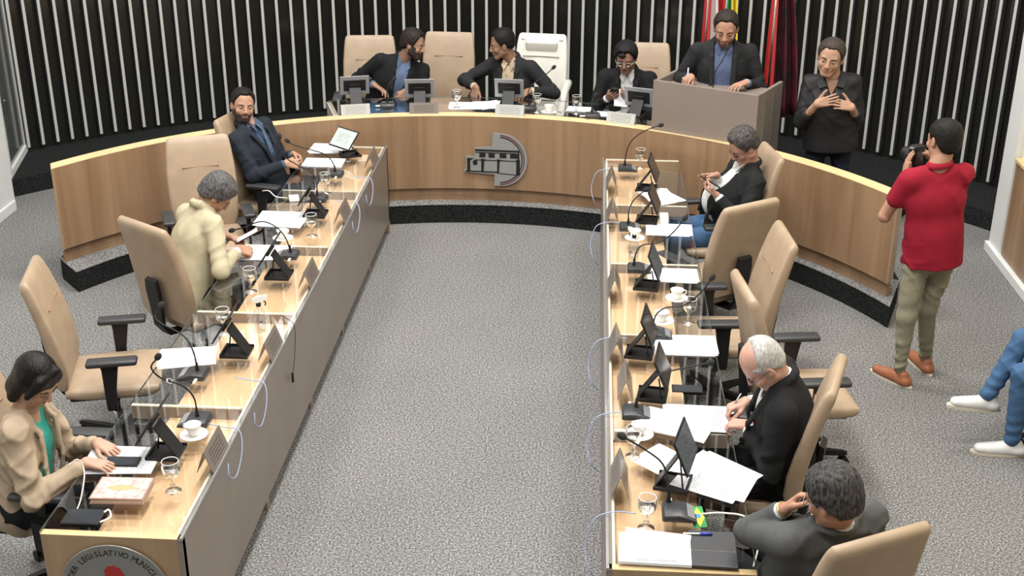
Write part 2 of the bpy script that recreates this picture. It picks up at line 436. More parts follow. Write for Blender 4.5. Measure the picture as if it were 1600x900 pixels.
# ---------------------------------------------------------------- the room
BC = (-0.93, 6.565); BR = 3.468; RC = (-0.955, 6.49)            # bench arc
WC = (-1.03, 7.12); WR = 5.90             # slatted wall arc
PZ = 0.16                                 # platform height
def arc(c, r, a0, a1, n):
    return [(c[0] + r * math.cos(math.radians(a0 + (a1 - a0) * i / n)), c[1] + r * math.sin(math.radians(a0 + (a1 - a0) * i / n))) for i in range(n + 1)]
def add_struct(name, mb, m, parent=None, smooth=False):
    o = mb.build(name, m, parent, smooth)
    if parent is None: o['kind'] = 'structure'
    return o
add_struct('floor', MB().box((-0.85, 2.5, -0.05), (10.5, 23, 0.1)), M_CARPET)
add_struct('ceiling', MB().box((-0.85, 2.5, 6.5), (10.5, 23, 0.1)), M_CEIL)
# side walls, pilaster, gallery wall behind the viewer
add_struct('wall_left', MB().box((-5.03, 1.0, 3.25), (0.14, 18.0, 6.5)), M_WHITE)
add_struct('baseboard_left', MB().box((-4.953, 1.0, 0.045), (0.02, 17.96, 0.09), bev=0.006), M_WHITE)
add_struct('wall_right', MB().box((3.36, 0.68, 3.25), (0.12, 17.36, 6.5)), M_CREAM)
o = add_struct('trim_1', MB().box((3.34, 9.5, 3.25), (0.17, 0.27, 6.5)), M_WHITE); o['label'] = 'white pilaster at the end of the right wall'
rw = add_struct('trim_2', MB().box((3.28, 4.0, 0.86), (0.07, 10.66, 0.03), bev=0.005), M_EDGE); rw['label'] = 'oak ledge along the right wall'
add_struct('trim_3', MB().box((3.285, 4.0, 0.465), (0.05, 10.66, 0.76)), M_BENCH)['label'] = 'oak wainscot panel of the right wall'
add_struct('baseboard_right', MB().box((3.25, 3.6, 0.04), (0.05, 12.1, 0.08), bev=0.008), M_WHITE)
add_struct('wall_rear', MB().box((-0.85, -8.0, 3.25), (10.5, 0.1, 6.5)), M_GALLERY)
# recess beside the stage, left: door in a white frame
add_struct('wall_recess_left', MB().prism([(-5.1, 9.95), (-5.16, 10.25), (-5.62, 12.0), (-5.8, 12.0), (-5.8, 9.95)], 6.5, (0, 0, 0)), M_WHITE)
add_struct('wall_recess_right', MB().prism([(3.3, 9.64), (3.95, 10.1), (4.3, 12.0), (4.5, 12.0), (4.5, 9.64)], 6.5, (0, 0, 0)), M_WHITE)
dr = thing('door_1', 'white framed glazed door in the left recess', 'door', (-5.165, 10.36, PZ), math.radians(104)); dr['kind'] = 'structure'; del dr['category']
fm = MB()
for sx in (-0.02, 0.82): fm.box((sx, 0, 1.05), (0.07, 0.08, 2.1), bev=0.006)
fm.box((0.4, 0, 0.035), (0.8, 0.08, 0.07), bev=0.006); fm.box((0.4, 0, 2.1), (0.9, 0.08, 0.07))
fm.build('door_frame', M_WHITE, dr)
MB().box((0.4, 0.0, 1.07), (0.78, 0.03, 2.0)).build('door_panel', mat('smoked_pane', (0.09, 0.1, 0.1), 0.12), dr)
MB().box((0.1, -0.04, 0.62), (0.03, 0.04, 0.14), bev=0.01).build('door_handle', M_CHROME, dr)

# back wall: glossy black drum with free-standing pale slats
wb = MB(); A0, A1 = 33.0, 141.0
pi_, po = arc(WC, WR, A0, A1, 72), arc(WC, WR + 0.1, A0, A1, 72)
wb.prism(pi_ + po[::-1], 6.5 - PZ, (0, 0, PZ))
wall = add_struct('wall_back', wb, M_BLACKPANEL, smooth='auto')
sl = MB().box((0, 0.006, 0), (0.026, 0.05, 6.28)); slme = sl.mesh('slat', mat('slat_side_shade', (0.06, 0.06, 0.06), 0.4))  # slat sides darker than the face: their shade is put into the colour
stme = MB().box((0, -0.022, 0), (0.028, 0.008, 6.285), bev=0.002, seg=1).mesh('slat_face', M_SLAT)
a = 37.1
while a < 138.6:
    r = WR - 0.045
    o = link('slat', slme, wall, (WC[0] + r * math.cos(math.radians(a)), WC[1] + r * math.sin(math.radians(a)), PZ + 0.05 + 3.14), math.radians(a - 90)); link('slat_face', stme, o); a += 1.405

# platform: pale carpeted lip under the bench, charcoal carpet behind
def platform(poly, z0, z1):
    return MB().prism(poly, z1 - z0, (0, 0, z0))
SCn = (-0.852, 6.642); p_in = arc(SCn, 3.314, 25.7, 150.4, 60)
p_out = [(2.3, 8.55)] + arc(RC, 4.4, 42.0, 135.0, 50) + [(-3.95, 8.52)]
stg = add_struct('platform', platform(p_in + p_out[::-1], 0.0, PZ), M_DARKCARPET); stg['label'] = 'charcoal carpeted platform carrying the curved bench'
lip_o = [(2.3, 8.55)] + arc(RC, 3.80, 34.6, 139.0, 60) + [(-3.95, 8.52)]
add_struct('platform_lip', platform(arc(SCn, 3.309, 25.7, 150.4, 60) + lip_o[::-1], PZ, PZ + 0.006), M_CARPET)['label'] = 'pale grey carpet strip on the platform edge'
# rear platform as a ring sector, its side edges follow the wall
ring = arc(RC, 5.64, 31.5, 148.0, 60) + arc(WC, WR + 0.03, A0, A1, 60)[::-1]
add_struct('platform_rear', platform(ring, 0.0, PZ - 0.001), M_DARKCARPET)['label'] = 'charcoal carpeted rear platform under the slatted wall'
ring2 = arc(RC, 4.38, 44.0, 134.0, 50) + arc(RC, 5.66, 47.0, 131.5, 50)[::-1]
add_struct('platform_middle', platform(ring2, 0.0, PZ - 0.002), M_DARKCARPET)['label'] = 'charcoal carpeted platform floor behind the bench'

# ---------------------------------------------------------------- the curved oak bench
BT = 0.913; B0, B1 = 28.2, 147.85
bench = thing('curved_bench', 'long curved oak bench front with pale top edge across the platform', 'bench', (BC[0], BC[1], PZ))
def ringseg(r0, r1, z0, z1, a0=B0, a1=B1, n=90):
    sk = lambda r: max(0.0, r - BR) / 0.115 * 1.25 if (a0, a1) == (B0, B1) else 0.0      # the bench ends are cut askew
    i = arc((0, 0), r0, a0 + sk(r0), a1 - sk(r0), n); o_ = arc((0, 0), r1, a0 + sk(r1), a1 - sk(r1), n)
    return MB().prism(i + o_[::-1], z1 - z0, (0, 0, z0))
ringseg(BR, BR + 0.035, 0.12, BT - PZ - 0.004).build('front_panel', M_BENCH, bench, 'auto')
ringseg(BR + 0.035, BR + 0.06, 0.0, 0.14, B0 + .6, B1 - .6).build('plinth', M_BENCH, bench, 'auto')
ringseg(BR - 0.001, BR + 0.115, BT - PZ - 0.004, BT - PZ, B0, B1).build('top_edge', M_EDGE, bench, 'auto')
ringseg(BR + 0.08, BR + 0.115, 0.12, BT - PZ - 0.004).build('back_panel', M_TAUPE, bench, 'auto')
for aa, s in ((B0, 1), (B1, -1)):
    q_ = [arc((0, 0), rr_, ab, ab, 1)[0] for rr_, ab in ((BR - .001, aa - .05 * s), (BR - .001, aa + .3 * s), (BR + .115, aa + 1.55 * s), (BR + .115, aa + 1.2 * s))]
    MB().prism(q_, BT - PZ - 0.125, (0, 0, 0.12)).build('end_panel', M_END, bench)
# glass worktop of the presiding desk, on radial dividers
dd = thing('presiding_desk', 'curved glass worktop behind the oak bench where four men sit', 'desk', (BC[0], BC[1], PZ))
g = ringseg(BR + 0.12, BR + 0.58, BT - PZ - 0.006, BT - PZ + 0.004, 66, 108.9, 40); g.build('glass_top', M_GLASS, dd)
ringseg(BR + 0.578, BR + 0.583, BT - PZ - 0.006, BT - PZ + 0.004, 66, 108.9, 40).build('glass_rim', M_GEDGE, dd)
for aa in (108.7, 66.2):
    R = Matrix.Rotation(math.radians(aa), 3, 'Z')
    MB().box(R @ Vector((BR + 0.36, 0, 0.37)), (0.5, 0.04, 0.74), R, bev=0.002).build('divider', mat('pale_divider', (0.5, 0.43, 0.38), 0.4), dd)

# steel emblem plate on the bench: half disc and a long low building
ea = 87.0; er = BR - 0.002
T = Vector((math.cos(math.radians(ea - 90)), math.sin(math.radians(ea - 90)), 0)); Nn = Vector((-math.cos(math.radians(ea)), -math.sin(math.radians(ea)), 0))
EO = Vector((BC[0] + er * math.cos(math.radians(ea)), BC[1] + er * math.sin(math.radians(ea)), 0.545)) 
emb = thing('emblem_plate', 'grey metal emblem of a low building in a half disc on the oak bench', 'emblem', tuple(EO + Nn * 0.012))
# pixel-like drawing units: x 0..104 (m = /193), y up
def E2(x, y): return ((x - 54) / 193.0, (44 - y) / 190.0)
half = [(47, 0), (60, 0)] + [(60 + 43 * math.sin(t), 43.5 - 43.5 * math.cos(t)) for t in np.linspace(0.05, PI - 0.05, 26)] + [(49, 87), (50, 68), (0, 66), (0, 61), (3, 61), (3, 39), (17, 39), (17, 25), (45, 22)]
MB().prism([E2(*p) for p in half][::-1], 0.012, (0, 0, 0), T, (0, 0, 1)).build('plate', mat('satin_steel', (0.33, 0.34, 0.33), 0.3, 0.35), emb)
MKb = mat('emblem_black', (0.01, 0.01, 0.01), 0.4); MKr = mat('emblem_maroon', (0.12, 0.01, 0.012), 0.4)
def eprism(polys, m, nm, t=0.003):
    b = MB()
    for p in polys: b.prism([E2(*q) for q in p][::-1], t, Nn * 0.012, T, (0, 0, 1))
    b.build(nm, m, emb)
def earc(r, w):
    ts = np.linspace(0.05, PI - 0.05, 30); return [(57 + (r + w) * math.sin(t), 43.5 - (r + w) * math.cos(t)) for t in ts] + [(57 + r * math.sin(t), 43.5 - r * math.cos(t)) for t in ts[::-1]]
eprism([earc(40.2, 1.3)], MKr, 'outer_arc'); eprism([earc(36.8, 1.6)], MKb, 'inner_arc')
R4 = lambda x0, y0, x1, y1: [(x0, y0), (x1, y0), (x1, y1), (x0, y1)]
eprism([R4(18, 27, 89, 30), R4(18, 31.5, 86, 32.6), R4(25, 33, 35, 40), R4(40, 33, 50, 40), R4(58, 33, 69, 40), R4(75, 33, 88, 40), R4(87, 27, 90, 50)], MKb, 'building_upper')
eprism([[(5, 42), (16, 42), (10, 46), (10, 64), (5, 64)], [(14, 47), (18, 44), (22, 47), (21, 53), (15, 53)], [(28, 42), (38, 44), (33, 46), (32, 64), (28, 64)],
        [(54, 42), (63, 44), (58, 46), (57, 66), (54, 66)], [(85, 42), (91, 42), (91, 68), (85, 68)], R4(18, 44, 86, 45.2), R4(2, 63, 54, 65), [(54, 66), (86, 68), (86, 67), (54, 64.8)]], MKb, 'building_lower')

# ---------------------------------------------------------------- podium
pod = thing('podium', 'taupe boxed speaking podium open at the back above the oak bench', 'podium', (0.9, 9.56, PZ), math.radians(-28.2))
H = 1.315 - PZ
MB().box((0, 0.0, H / 2 + 0.375), (0.88, 0.03, H - 0.75), bev=0.003).build('front_panel', M_TAUPE, pod)
for s in (-1, 1):
    MB().box((s * 0.425, 0.25, H / 2 + (0.0 if s > 0 else 0.2)), (0.03, 0.5, H - (0.0 if s > 0 else 0.4)), bev=0.003).build('side_panel', M_TAUPE, pod)
MB().box((0, 0.24, H - 0.075), (0.82, 0.44, 0.025), bev=0.003).build('desktop', M_TAUPE, pod)
for y_ in (0.13, 0.3): MB().box((0.442, y_, H / 2), (0.008, 0.02, H - 0.1)).build('side_rib', M_STEEL, pod)

# ---------------------------------------------------------------- the two glass-topped desks
DZ = 0.75
def long_desk(name, label, xin, xout, ys, sgn, seal):
    """xin: face towards the open floor, xout: users' side"""
    y0, y1 = ys[0], ys[-1]; xc = (xin + xout) / 2; w = abs(xin - xout)
    t = thing(name, label, 'desk', (xin, y0, 0))
    def X(x): return x - xin
    L_ = y1 - y0
    MB().box((X(xin) + sgn * 0.012, L_ / 2, 0.425), (0.024, L_, 0.63), bev=0.002).build('modesty_panel', M_TAUPE, t)
    MB().box((X(xin) + sgn * 0.004, L_ / 2, 0.742), (0.012, L_ + 0.01, 0.014)).build('steel_trim', M_STEEL, t)
    xw = xin + sgn * 0.42
    for i in range(len(ys) - 1):
        a_, b_ = ys[i] + 0.012, ys[i + 1] - 0.012
        MB().box((X((xin + xw) / 2), (a_ + b_) / 2 - y0, 0.672), (abs(xw - xin) - 0.03, b_ - a_, 0.022), bev=0.002).build('wood_top', M_DESK, t)
    MB().box((X(xin) + sgn * 0.03, L_ / 2, 0.71), (0.012, L_ - 0.03, 0.055)).build('inner_rail', M_LIP, t)
    for i, y in enumerate(ys):
        if i in (0, len(ys) - 1):
            xo = xout
            MB().box((X((xin + xo) / 2) , y - y0 + (0.02 if i == 0 else -0.02), 0.37), (abs(xo - xin), 0.036, 0.735), bev=0.002).build('end_panel', M_END, t)
            MB().box((X((xin + xo) / 2), y - y0 + (0.02 if i == 0 else -0.02), 0.7385), (abs(xo - xin), 0.036, 0.003)).build('end_edge', M_EDGE if i == 0 else M_LIP, t)
        else:
            MB().box((X((xin + xout) / 2) + sgn * 0.02, y - y0, 0.705), (w - 0.05, 0.022, 0.07)).build('divider', M_DIV, t)
            MB().box((X((xin + xout) / 2) + sgn * 0.02, y - y0, 0.7415), (w - 0.05, 0.023, 0.003)).build('divider_edge', M_LIP, t)
    for i in range(len(ys) - 1):
        a_, b_ = ys[i] + (0.0 if i == 0 else 0.002), ys[i + 1] - 0.002
        MB().box((X(xc), (a_ + b_) / 2 - y0, 0.7475), (w, b_ - a_, 0.009)).build('glass_pane', M_GLASS, t)
    MB().box((X(xout), L_ / 2, 0.7475), (0.003, L_, 0.008)).build('glass_rim', M_GEDGE, t)
    for y in ys[:-1]:
        MB().box((X(xin) + sgn * 0.05, y - y0 + 0.25, 0.055), (0.05, 0.05, 0.11)).build('leg', M_DIV, t)
    MB().box((X(xin) + sgn * 0.1, L_ / 2, 0.055), (0.02, L_ - 0.2, 0.1)).build('plinth', M_BLACKPL, t)
    return t
ld = long_desk('glass_topped_desk', 'long desk on the left of the open floor, glass over pale oak, taupe front', -1.62, -2.22, [4.215, 5.32, 6.43, 7.47, 8.56, 9.68], -1, True)
rd = long_desk('glass_topped_desk', 'long desk on the right of the open floor, glass over pale oak', 0.125, 0.72, [4.135, 5.235, 6.30, 7.33, 8.42, 9.5], 1, False)

# round seal on the near end of the left desk
seal = thing('round_seal', 'round grey seal lettered PODER LEGISLATIVO MUNICIPAL on the left desk end', 'seal', (-1.925, 4.211, 0.47))
dsk = [(0.232 * math.cos(t), 0.232 * math.sin(t)) for t in np.linspace(0, 2 * PI, 64, endpoint=False)]
FX = ((1, 0, 0), (0, 0, 1))
MB().prism(dsk, 0.008, (0, 0, 0), *FX).build('disc', mat('seal_grey', (0.21, 0.215, 0.21), 0.35, 0.3), seal)
rim = MB().tube([(0.232 * math.cos(t), -0.004, 0.232 * math.sin(t)) for t in np.linspace(0, 2 * PI, 64, endpoint=False)], 0.004, 6, closed=True); rim.build('rim', M_STEEL, seal, True)
txt = 'PODER LEGISLATIVO MUNICIPAL'; lt = MB()
for i, ch in enumerate(txt):
    if ch == ' ': continue
    a = math.radians(168 - i * (156 / (len(txt) - 1))); V, F = text_mesh(ch, 0.038, None)
    R = a - PI / 2
    V = [(0.186 * math.cos(a) + (x * math.cos(R) - y * math.sin(R)), -0.0088 - z, 0.186 * math.sin(a) + (x * math.sin(R) + y * math.cos(R))) for x, y, z in V]
    lt.add(V, F)
lt.build('lettering', MKb, seal)
bird = [(-.04, .108), (-.022, .13), (.008, .134), (.03, .122), (.045, .09), (.06, .04), (.075, -.01), (.05, -.03), (.0, -.01), (-.03, .05), (-.042, .075), (-.032, .094)]
MB().prism(bird, 0.011, (0, 0, 0), *FX).build('red_crest', mat('crest_red', (0.33, 0.015, 0.012), 0.4), seal)
MB().prism([(-.13, -.1), (0.0, -.1), (0.0, .052), (-.13, .06)], 0.0098, (0, 0, 0), *FX).build('green_field', mat('crest_green', (0.01, 0.09, 0.025), 0.4), seal)
MB().prism([(0.0, -.1), (0.13, -.1), (0.13, .052), (0.0, .052)], 0.0096, (0, 0, 0), *FX).build('yellow_field', mat('crest_yellow', (0.5, 0.38, 0.04), 0.4), seal)

# ---------------------------------------------------------------- flags on poles behind the podium
def flag(loc, label, cols, w=0.42, rz=0.0, h=1.55, z0=0.55):
    t = thing('flag', label, 'flag', loc, rz, 'flags on poles behind the podium')
    MB().tube([(0, 0, 0.03), (0, 0, 2.25)], 0.014, 10).build('pole', M_CHROME, t, True)
    MB().lathe([(0.0, 0.0), (0.13, 0.0), (0.13, 0.02), (0.03, 0.04), (0.0, 0.04)], n=20).build('base', M_BLACKPL, t, 'auto')
    n = 26; m = len(cols)
    for j, (c, nm) in enumerate(cols):
        b = MB(); u0, u1 = j / m, (j + 1) / m; rings = []
        k = 8
        for zi in range(13):
            f = zi / 12; z = z0 + h * f; spread = (1.0 - 0.72 * f ** 1.6)
            row = []
            for q in range(k + 1):
                u = u0 + (u1 - u0) * q / k
                x = (u - 0.15) * w * spread; y = 0.045 * math.sin(u * 17 + 1.5 * f) * (0.5 + spread) + 0.02
                row.append(Vector((x, y, z)))
            rings.append(row + [v + Vector((0, 0.004, 0)) for v in row[::-1]])
        b.loft(rings, True).build('cloth', c, t, True, nm)
M_FR = mat('flag_red', (0.5, 0.03, 0.03), 0.6); M_FG = mat('flag_green', (0.02, 0.25, 0.08), 0.6); M_FY = mat('flag_yellow', (0.75, 0.6, 0.06), 0.6); M_FW = mat('flag_white', (0.7, 0.68, 0.66), 0.6)
M_FD = mat('flag_maroon', (0.12, 0.008, 0.02), 0.6, col2=(0.015, 0.008, 0.01), nscale=5)
flag((1.03, 11.25, PZ), 'red and white flag hanging on a pole, behind the speaking man', [(M_FR, 'red cloth'), (M_FW, 'white stripe'), (M_FR, 'red cloth')], 0.26, 0.0)
flag((1.19, 11.2, PZ), 'green and yellow flag on a pole, between the two red flags', [(M_FG, 'green cloth'), (M_FY, 'yellow cloth')], 0.16)
flag((1.58, 10.95, PZ), 'dark red flag hanging on a pole, rightmost behind the podium', [(M_FR, 'red cloth'), (M_FD, 'dark maroon cloth'), (M_FD, 'dark maroon cloth'), (M_FD, 'dark maroon cloth')], 0.3)
# ---------------------------------------------------------------- swivel chairs
def make_chair(label, group, white=False):
    Lm = M_WLEATHER if white else M_LEATHER; Sm = M_SEAMW if white else M_SEAM
    t = thing('swivel_chair', label, 'chair', (0, 0, 0), 0, group)
    # seat cushion
    rings = []
    for y, w, z0, z1 in ((-.235, .38, .455, .485), (-.228, .45, .44, .497), (-.15, .485, .434, .5), (0, .5, .43, .5), (.15, .5, .432, .502), (.235, .485, .436, .5), (.268, .45, .45, .49), (.275, .4, .458, .48)):
        rings.append([Vector((x, y, (z0 + z1) / 2 + zz)) for x, zz in rrect(w, z1 - z0, min(.03, (z1 - z0) * .45), 4)])
    MB().loft(rings).build('seat', Lm, t, 'auto')
    # backrest: curved slab
    prof = [(-.225, .475, .36, .03), (-.235, .5, .44, .06), (-.232, .58, .465, .082), (-.24, .68, .48, .085), (-.262, .8, .49, .078), (-.29, .92, .485, .07), (-.325, 1.04, .465, .066), (-.345, 1.1, .45, .062), (-.357, 1.128, .435, .05), (-.362, 1.14, .40, .024)]
    rings = []
    for i, (y, z, w, d) in enumerate(prof):
        a = prof[max(i - 1, 0)]; b = prof[min(i + 1, len(prof) - 1)]; tv = Vector((0, b[0] - a[0], b[1] - a[1])).normalized(); nv = Vector((0, tv.z, -tv.y))
        row = []
        for x, dd_ in rrect(w, d, min(.028, d * .45), 4):
            c = 0.03 * (1 - (2 * x / w) ** 2) if w > .4 else 0    # slightly dished across
            row.append(Vector((x, y, z)) + nv * (dd_ - (c if dd_ > 0 else c * .5)))
        rings.append(row)
    b = MB().loft(rings).build('backrest', Lm, t, 'auto')
    # stitched seams on the front of the backrest
    sp = [(-.135 + .27 * i / 10, -.262 + .0 * abs(i - 5), .955) for i in range(11)]
    if white:
        MB().tube([(-.17 + .34 * i / 10, -.256 - 0.0085 * (1 - ((i - 5) / 5) ** 2), .955) for i in range(11)], .005, 6).build('seam', Sm, b, True)
        for s in (-1, 1): MB().tube([(s * .19, -.31, 1.1), (s * .13, -.322, 1.08), (s * .1, -.30, 1.02), (s * .1, -.28, .965)], .006, 6).build('seam', Sm, b, True)
        MB().box((0, -.295, 1.03), (.3, .045, .13), rotm(-.28), bev=.022, seg=3).build('head_cushion', Lm, b, True)
    else:
        MB().tube([(-.13 + .26 * i / 10, -.2615 - 0.0085 * (1 - ((i - 5) / 5) ** 2), .94) for i in range(11)], .0045, 6).build('seam', Sm, b, True)
    # rear bracket, mechanism, lever
    br = MB(); rr = []
    for y, z, w in ((-.335, .77, .1), (-.33, .7, .115), (-.315, .56, .1), (-.31, .46, .085), (-.26, .39, .08), (-.12, .37, .08)):
        rr.append([Vector((x, y + e * .012, z + e * .006)) for x, e in ((-w / 2, -1), (w / 2, -1), (w / 2, 1), (-w / 2, 1))])
    br.loft(rr).build('rear_bracket', M_BLACKPL, t)
    MB().box((0, .0, .428), (.42, .42, .016), bev=.004).build('seat_shell', M_BLACKPL, t)
    MB().box((0, .0, .395), (.18, .24, .05), bev=.01).build('mechanism', M_BLACKPL, t)
    MB().tube([(.1, .03, .37), (.2, .04, .36), (.27, .05, .33)], [.006, .006, .013], 8).build('lever', M_BLACKPL, t, True)
    MB().lathe([(.026, .09), (.028, .24), (.024, .245)], n=16, cap=True).build('column', M_CHROME, t, True)
    MB().lathe([(.016, .23), (.016, .38)], n=14, cap=True).build('gas_lift', M_BLACKPL, t, True)
    for k in range(5):
        a = 2 * PI * k / 5 + .3; c, s = math.cos(a), math.sin(a)
        rings = []
        for r, w, z, h in ((.02, .05, .105, .05), (.15, .042, .1, .035), (.29, .03, .085, .025), (.315, .02, .082, .018)):
            rings.append([Vector((c * r - s * x, s * r + c * x, z + zz)) for x, zz in ((-w / 2, -h / 2), (w / 2, -h / 2), (w / 2 * .8, h / 2), (-w / 2 * .8, h / 2))])
        lg = MB().loft(rings).build('base_leg', M_CHROME if white else M_BLACKPL, t)
        cs = MB()
        for e in (-.016, .016):
            cs.tube([(c * .3 - s * (e - .008), s * .3 + c * (e - .008), .03), (c * .3 - s * (e + .008), s * .3 + c * (e + .008), .03)], .028, 12)
        cs.tube([(c * .3, s * .3, .03), (c * .3, s * .3, .08)], .008, 6)
        cs.build('caster', M_BLACKPL, lg, 'auto')
    for s in (-1, 1):
        if white:
            MB().tube(spline([(s * .26, -.25, .72), (s * .27, -.1, .73), (s * .27, .1, .7), (s * .265, .2, .62), (s * .25, .2, .5), (s * .22, .15, .42)], 5), .036, 12).build('armrest', Lm, t, True)
        else:
            p = MB(); rr = []
            for z, w, yy in ((.40, .055, 0.02), (.5, .06, .02), (.64, .085, .03), (.665, .1, .03)):
                rr.append([Vector((s * .275 + x, yy + e, z)) for x, e in ((-.014, -w / 2), (.014, -w / 2), (.014, w / 2), (-.014, w / 2))])
            p.loft(rr); p.box((s * .2, .02, .395), (.17, .05, .014))
            a = p.build('arm_post', M_BLACKPL, t)
            MB().box((s * .275, .045, .68), (.085, .27, .032), bev=.014, seg=3).build('arm_pad', M_ARMPAD, t, 'auto')
    return t
CH0 = None
def chair(x, y, face, label, z=0.0, group='beige swivel chairs around the desks'):
    """face: direction the sitter looks, degrees from +x"""
    global CH0
    rz = math.radians(face - 90)
    if CH0 is None:
        CH0 = make_chair(label, group); CH0.location = (x, y, z); CH0.rotation_euler = (0, 0, rz); return CH0
    return dup(CH0, (x, y, z), rz, label, group)
G2 = 'beige swivel chairs behind the bench'
chair(-2.64, 6.14, 14, 'empty beige swivel chair in full view on the left, near the dark-haired woman')
chair(-2.43, 4.86, 0, 'beige swivel chair under the woman in the cream blazer')
chair(-2.42, 7.08, 56, 'beige swivel chair under the man in the pale yellow jacket, back to the viewer')
chair(-2.68, 8.22, -68, 'empty beige swivel chair facing the viewer, between the yellow-jacket man and the navy-suit man')
chair(-2.40, 9.08, -14, 'beige swivel chair under the man in the navy suit')
chair(-1.97, 10.90, -84, 'beige swivel chair behind the bearded man, leftmost at the bench', PZ, G2)
chair(-1.31, 11.10, -92, 'wide-open empty beige swivel chair between the bearded man and the man in profile', PZ, G2)
chair(0.47, 10.80, -92, 'beige swivel chair behind the man with round glasses at the bench', PZ, G2)
chair(0.95, 8.47, 190, 'beige swivel chair under the man with a phone, near the oak bench')
chair(0.83, 7.70, 124, 'beige swivel chair showing its back, between the phone man and the empty place')
chair(0.82, 6.88, 185, 'empty beige swivel chair facing the right desk with a curved front seam')
chair(1.20, 6.18, 8, 'empty beige swivel chair turned away from the right desk, behind the bald man')
chair(0.82, 5.24, 163, 'beige swivel chair under the bald man, seen edge-on')
chair(0.94, 4.18, 117, 'beige swivel chair at the lower right corner under the grey-suit man')
wc = make_chair('white leather swivel chair with stitched back behind the bench', 'x', True); del wc['group']
wc.location = (-0.48, 11.10, PZ); wc.rotation_euler = (0, 0, math.radians(-97 - 90))
# ---------------------------------------------------------------- things on the desks
TZ = 0.7525                      # top of the desk glass
DT = BT + 0.0045                  # top of the presiding glass
# goblets
def make_goblet(label, group):
    t = thing('water_goblet', label, 'glass', (0, 0, 0), 0, group)
    MB().lathe([(.0, .0), (.036, .0), (.036, .003), (.012, .009), (.0065, .016), (.0065, .028), (.013, .034), (.0065, .04), (.006, .058), (.011, .064), (.012, .07)], n=20).build('foot_and_stem', M_GOB, t, True)
    n = 12; b = MB(); rings = []
    for j, (r, z) in enumerate([(.010, .068), (.026, .078), (.036, .095), (.0395, .115), (.0385, .135), (.036, .152)]):
        rings.append([Vector((r * math.cos(2 * PI * (k + .5 * (j % 2)) / n), r * math.sin(2 * PI * (k + .5 * (j % 2)) / n), z)) for k in range(n)])
    for j in range(5):
        a = len(b.V) if j == 0 else a
        if j == 0: b.V += [tuple(v) for r_ in rings for v in r_]
        for k in range(n):
            k2 = (k + 1) % n; A = j * n + k; B = j * n + k2; C = (j + 1) * n + (k if j % 2 == 0 else k); D = (j + 1) * n + k2
            if j % 2 == 0: b.F += [(A, B, C), (B, D, C)]
            else: b.F += [(A, D, C), (A, B, D)]
    b.build('cut_bowl', M_GOB, t, False)
    MB().tube([(.036 * math.cos(q), .036 * math.sin(q), .153) for q in np.linspace(0, 2 * PI, 24, endpoint=False)], .0017, 6, closed=True).build('rim', mat('glass_rim_bright', (0.8, 0.82, 0.82), 0.08, 0.2), t, True)
    MB().lathe([(.0, .082), (.024, .082), (.034, .095), (.037, .112), (.0, .112)], n=16).build('water', M_GOB, t, True)
    return t
GB0 = None
def goblet(x, y, z, label):
    global GB0
    if GB0 is None: GB0 = make_goblet(label, 'crystal water goblets'); GB0.location = (x, y, z)
    else: dup(GB0, (x, y, z), random.random(), label, 'crystal water goblets')
for x, y, z, l in ((-1.76, 4.55, TZ, 'crystal goblet beside the book at the near end of the left desk'),
    (-1.97, 6.12, TZ, 'crystal goblet behind the tablet near the spray bottle, left desk'),
    (-1.97, 6.70, TZ, 'crystal goblet beside the elbow of the yellow-jacket man'),
    (-1.80, 7.63, TZ, 'crystal goblet beside the papers of the empty place, left desk'),
    (-1.88, 8.48, TZ, 'crystal goblet in front of the navy-suit man'),
    (0.41, 9.24, TZ, 'crystal goblet behind the microphone at the far end of the right desk'),
    (0.60, 6.44, TZ, 'crystal goblet beside the two white cups on the right desk'),
    (0.25, 4.98, TZ, 'crystal goblet in front of a white cup, near the bald man'),
    (0.29, 4.41, TZ, 'crystal goblet beside the microphone at the near end of the right desk'),
    (-1.11, 10.25, DT, 'goblet of water between the two dark-jacket men at the bench'),
    (-0.43, 10.17, DT, 'goblet beside the white chair on the bench'),
    (-0.10, 10.15, DT, 'goblet on the bench to the left of the man with round glasses')):
    goblet(x, y, z, l)
# cups
def make_cup(label, group):
    t = thing('coffee_cup', label, 'cup', (0, 0, 0), 0, group)
    MB().lathe([(.0, .0), (.03, .0), (.05, .004), (.066, .012), (.067, .014), (.05, .008), (.0, .006)], n=28).build('saucer', M_CUP, t, True)
    MB().lathe([(.0, .009), (.02, .009), (.024, .02), (.034, .045), (.0385, .064), (.0395, .066), (.037, .064), (.031, .045), (.02, .02), (.0, .016)], n=24).build('cup_body', M_CUP, t, True)
    MB().tube(spline([(.034, 0, .056), (.052, 0, .056), (.054, 0, .038), (.03, 0, .03)], 5), .0035, 8).build('cup_handle', M_CUP, t, True)
    return t
CP0 = None
for x, y, z, rz, l in ((-1.81, 5.02, TZ, 2.8, 'white cup and saucer beside the microphone, left desk near the book'),
    (-1.98, 7.56, TZ, 1.0, 'white cup and saucer near the papers beside the yellow-jacket man'),
    (0.33, 7.73, TZ, 1.0, 'white cup and saucer behind the spray bottle, right desk'),
    (0.55, 6.77, TZ, 0.2, 'white cup and saucer on the right desk, the farther of the pair'),
    (0.45, 6.45, TZ, 2.5, 'white cup and saucer on the right desk, the nearer of the pair'),
    (0.285, 5.17, TZ, 2.3, 'white cup and saucer behind a goblet near the bald man'),
    (-0.33, 10.16, DT, 0.5, 'white cup on the bench between two goblets')):
    if CP0 is None: CP0 = make_cup(l, 'white coffee cups'); CP0.location = (x, y, z); CP0.rotation_euler = (0, 0, rz)
    else: dup(CP0, (x, y, z), rz, l, 'white coffee cups')
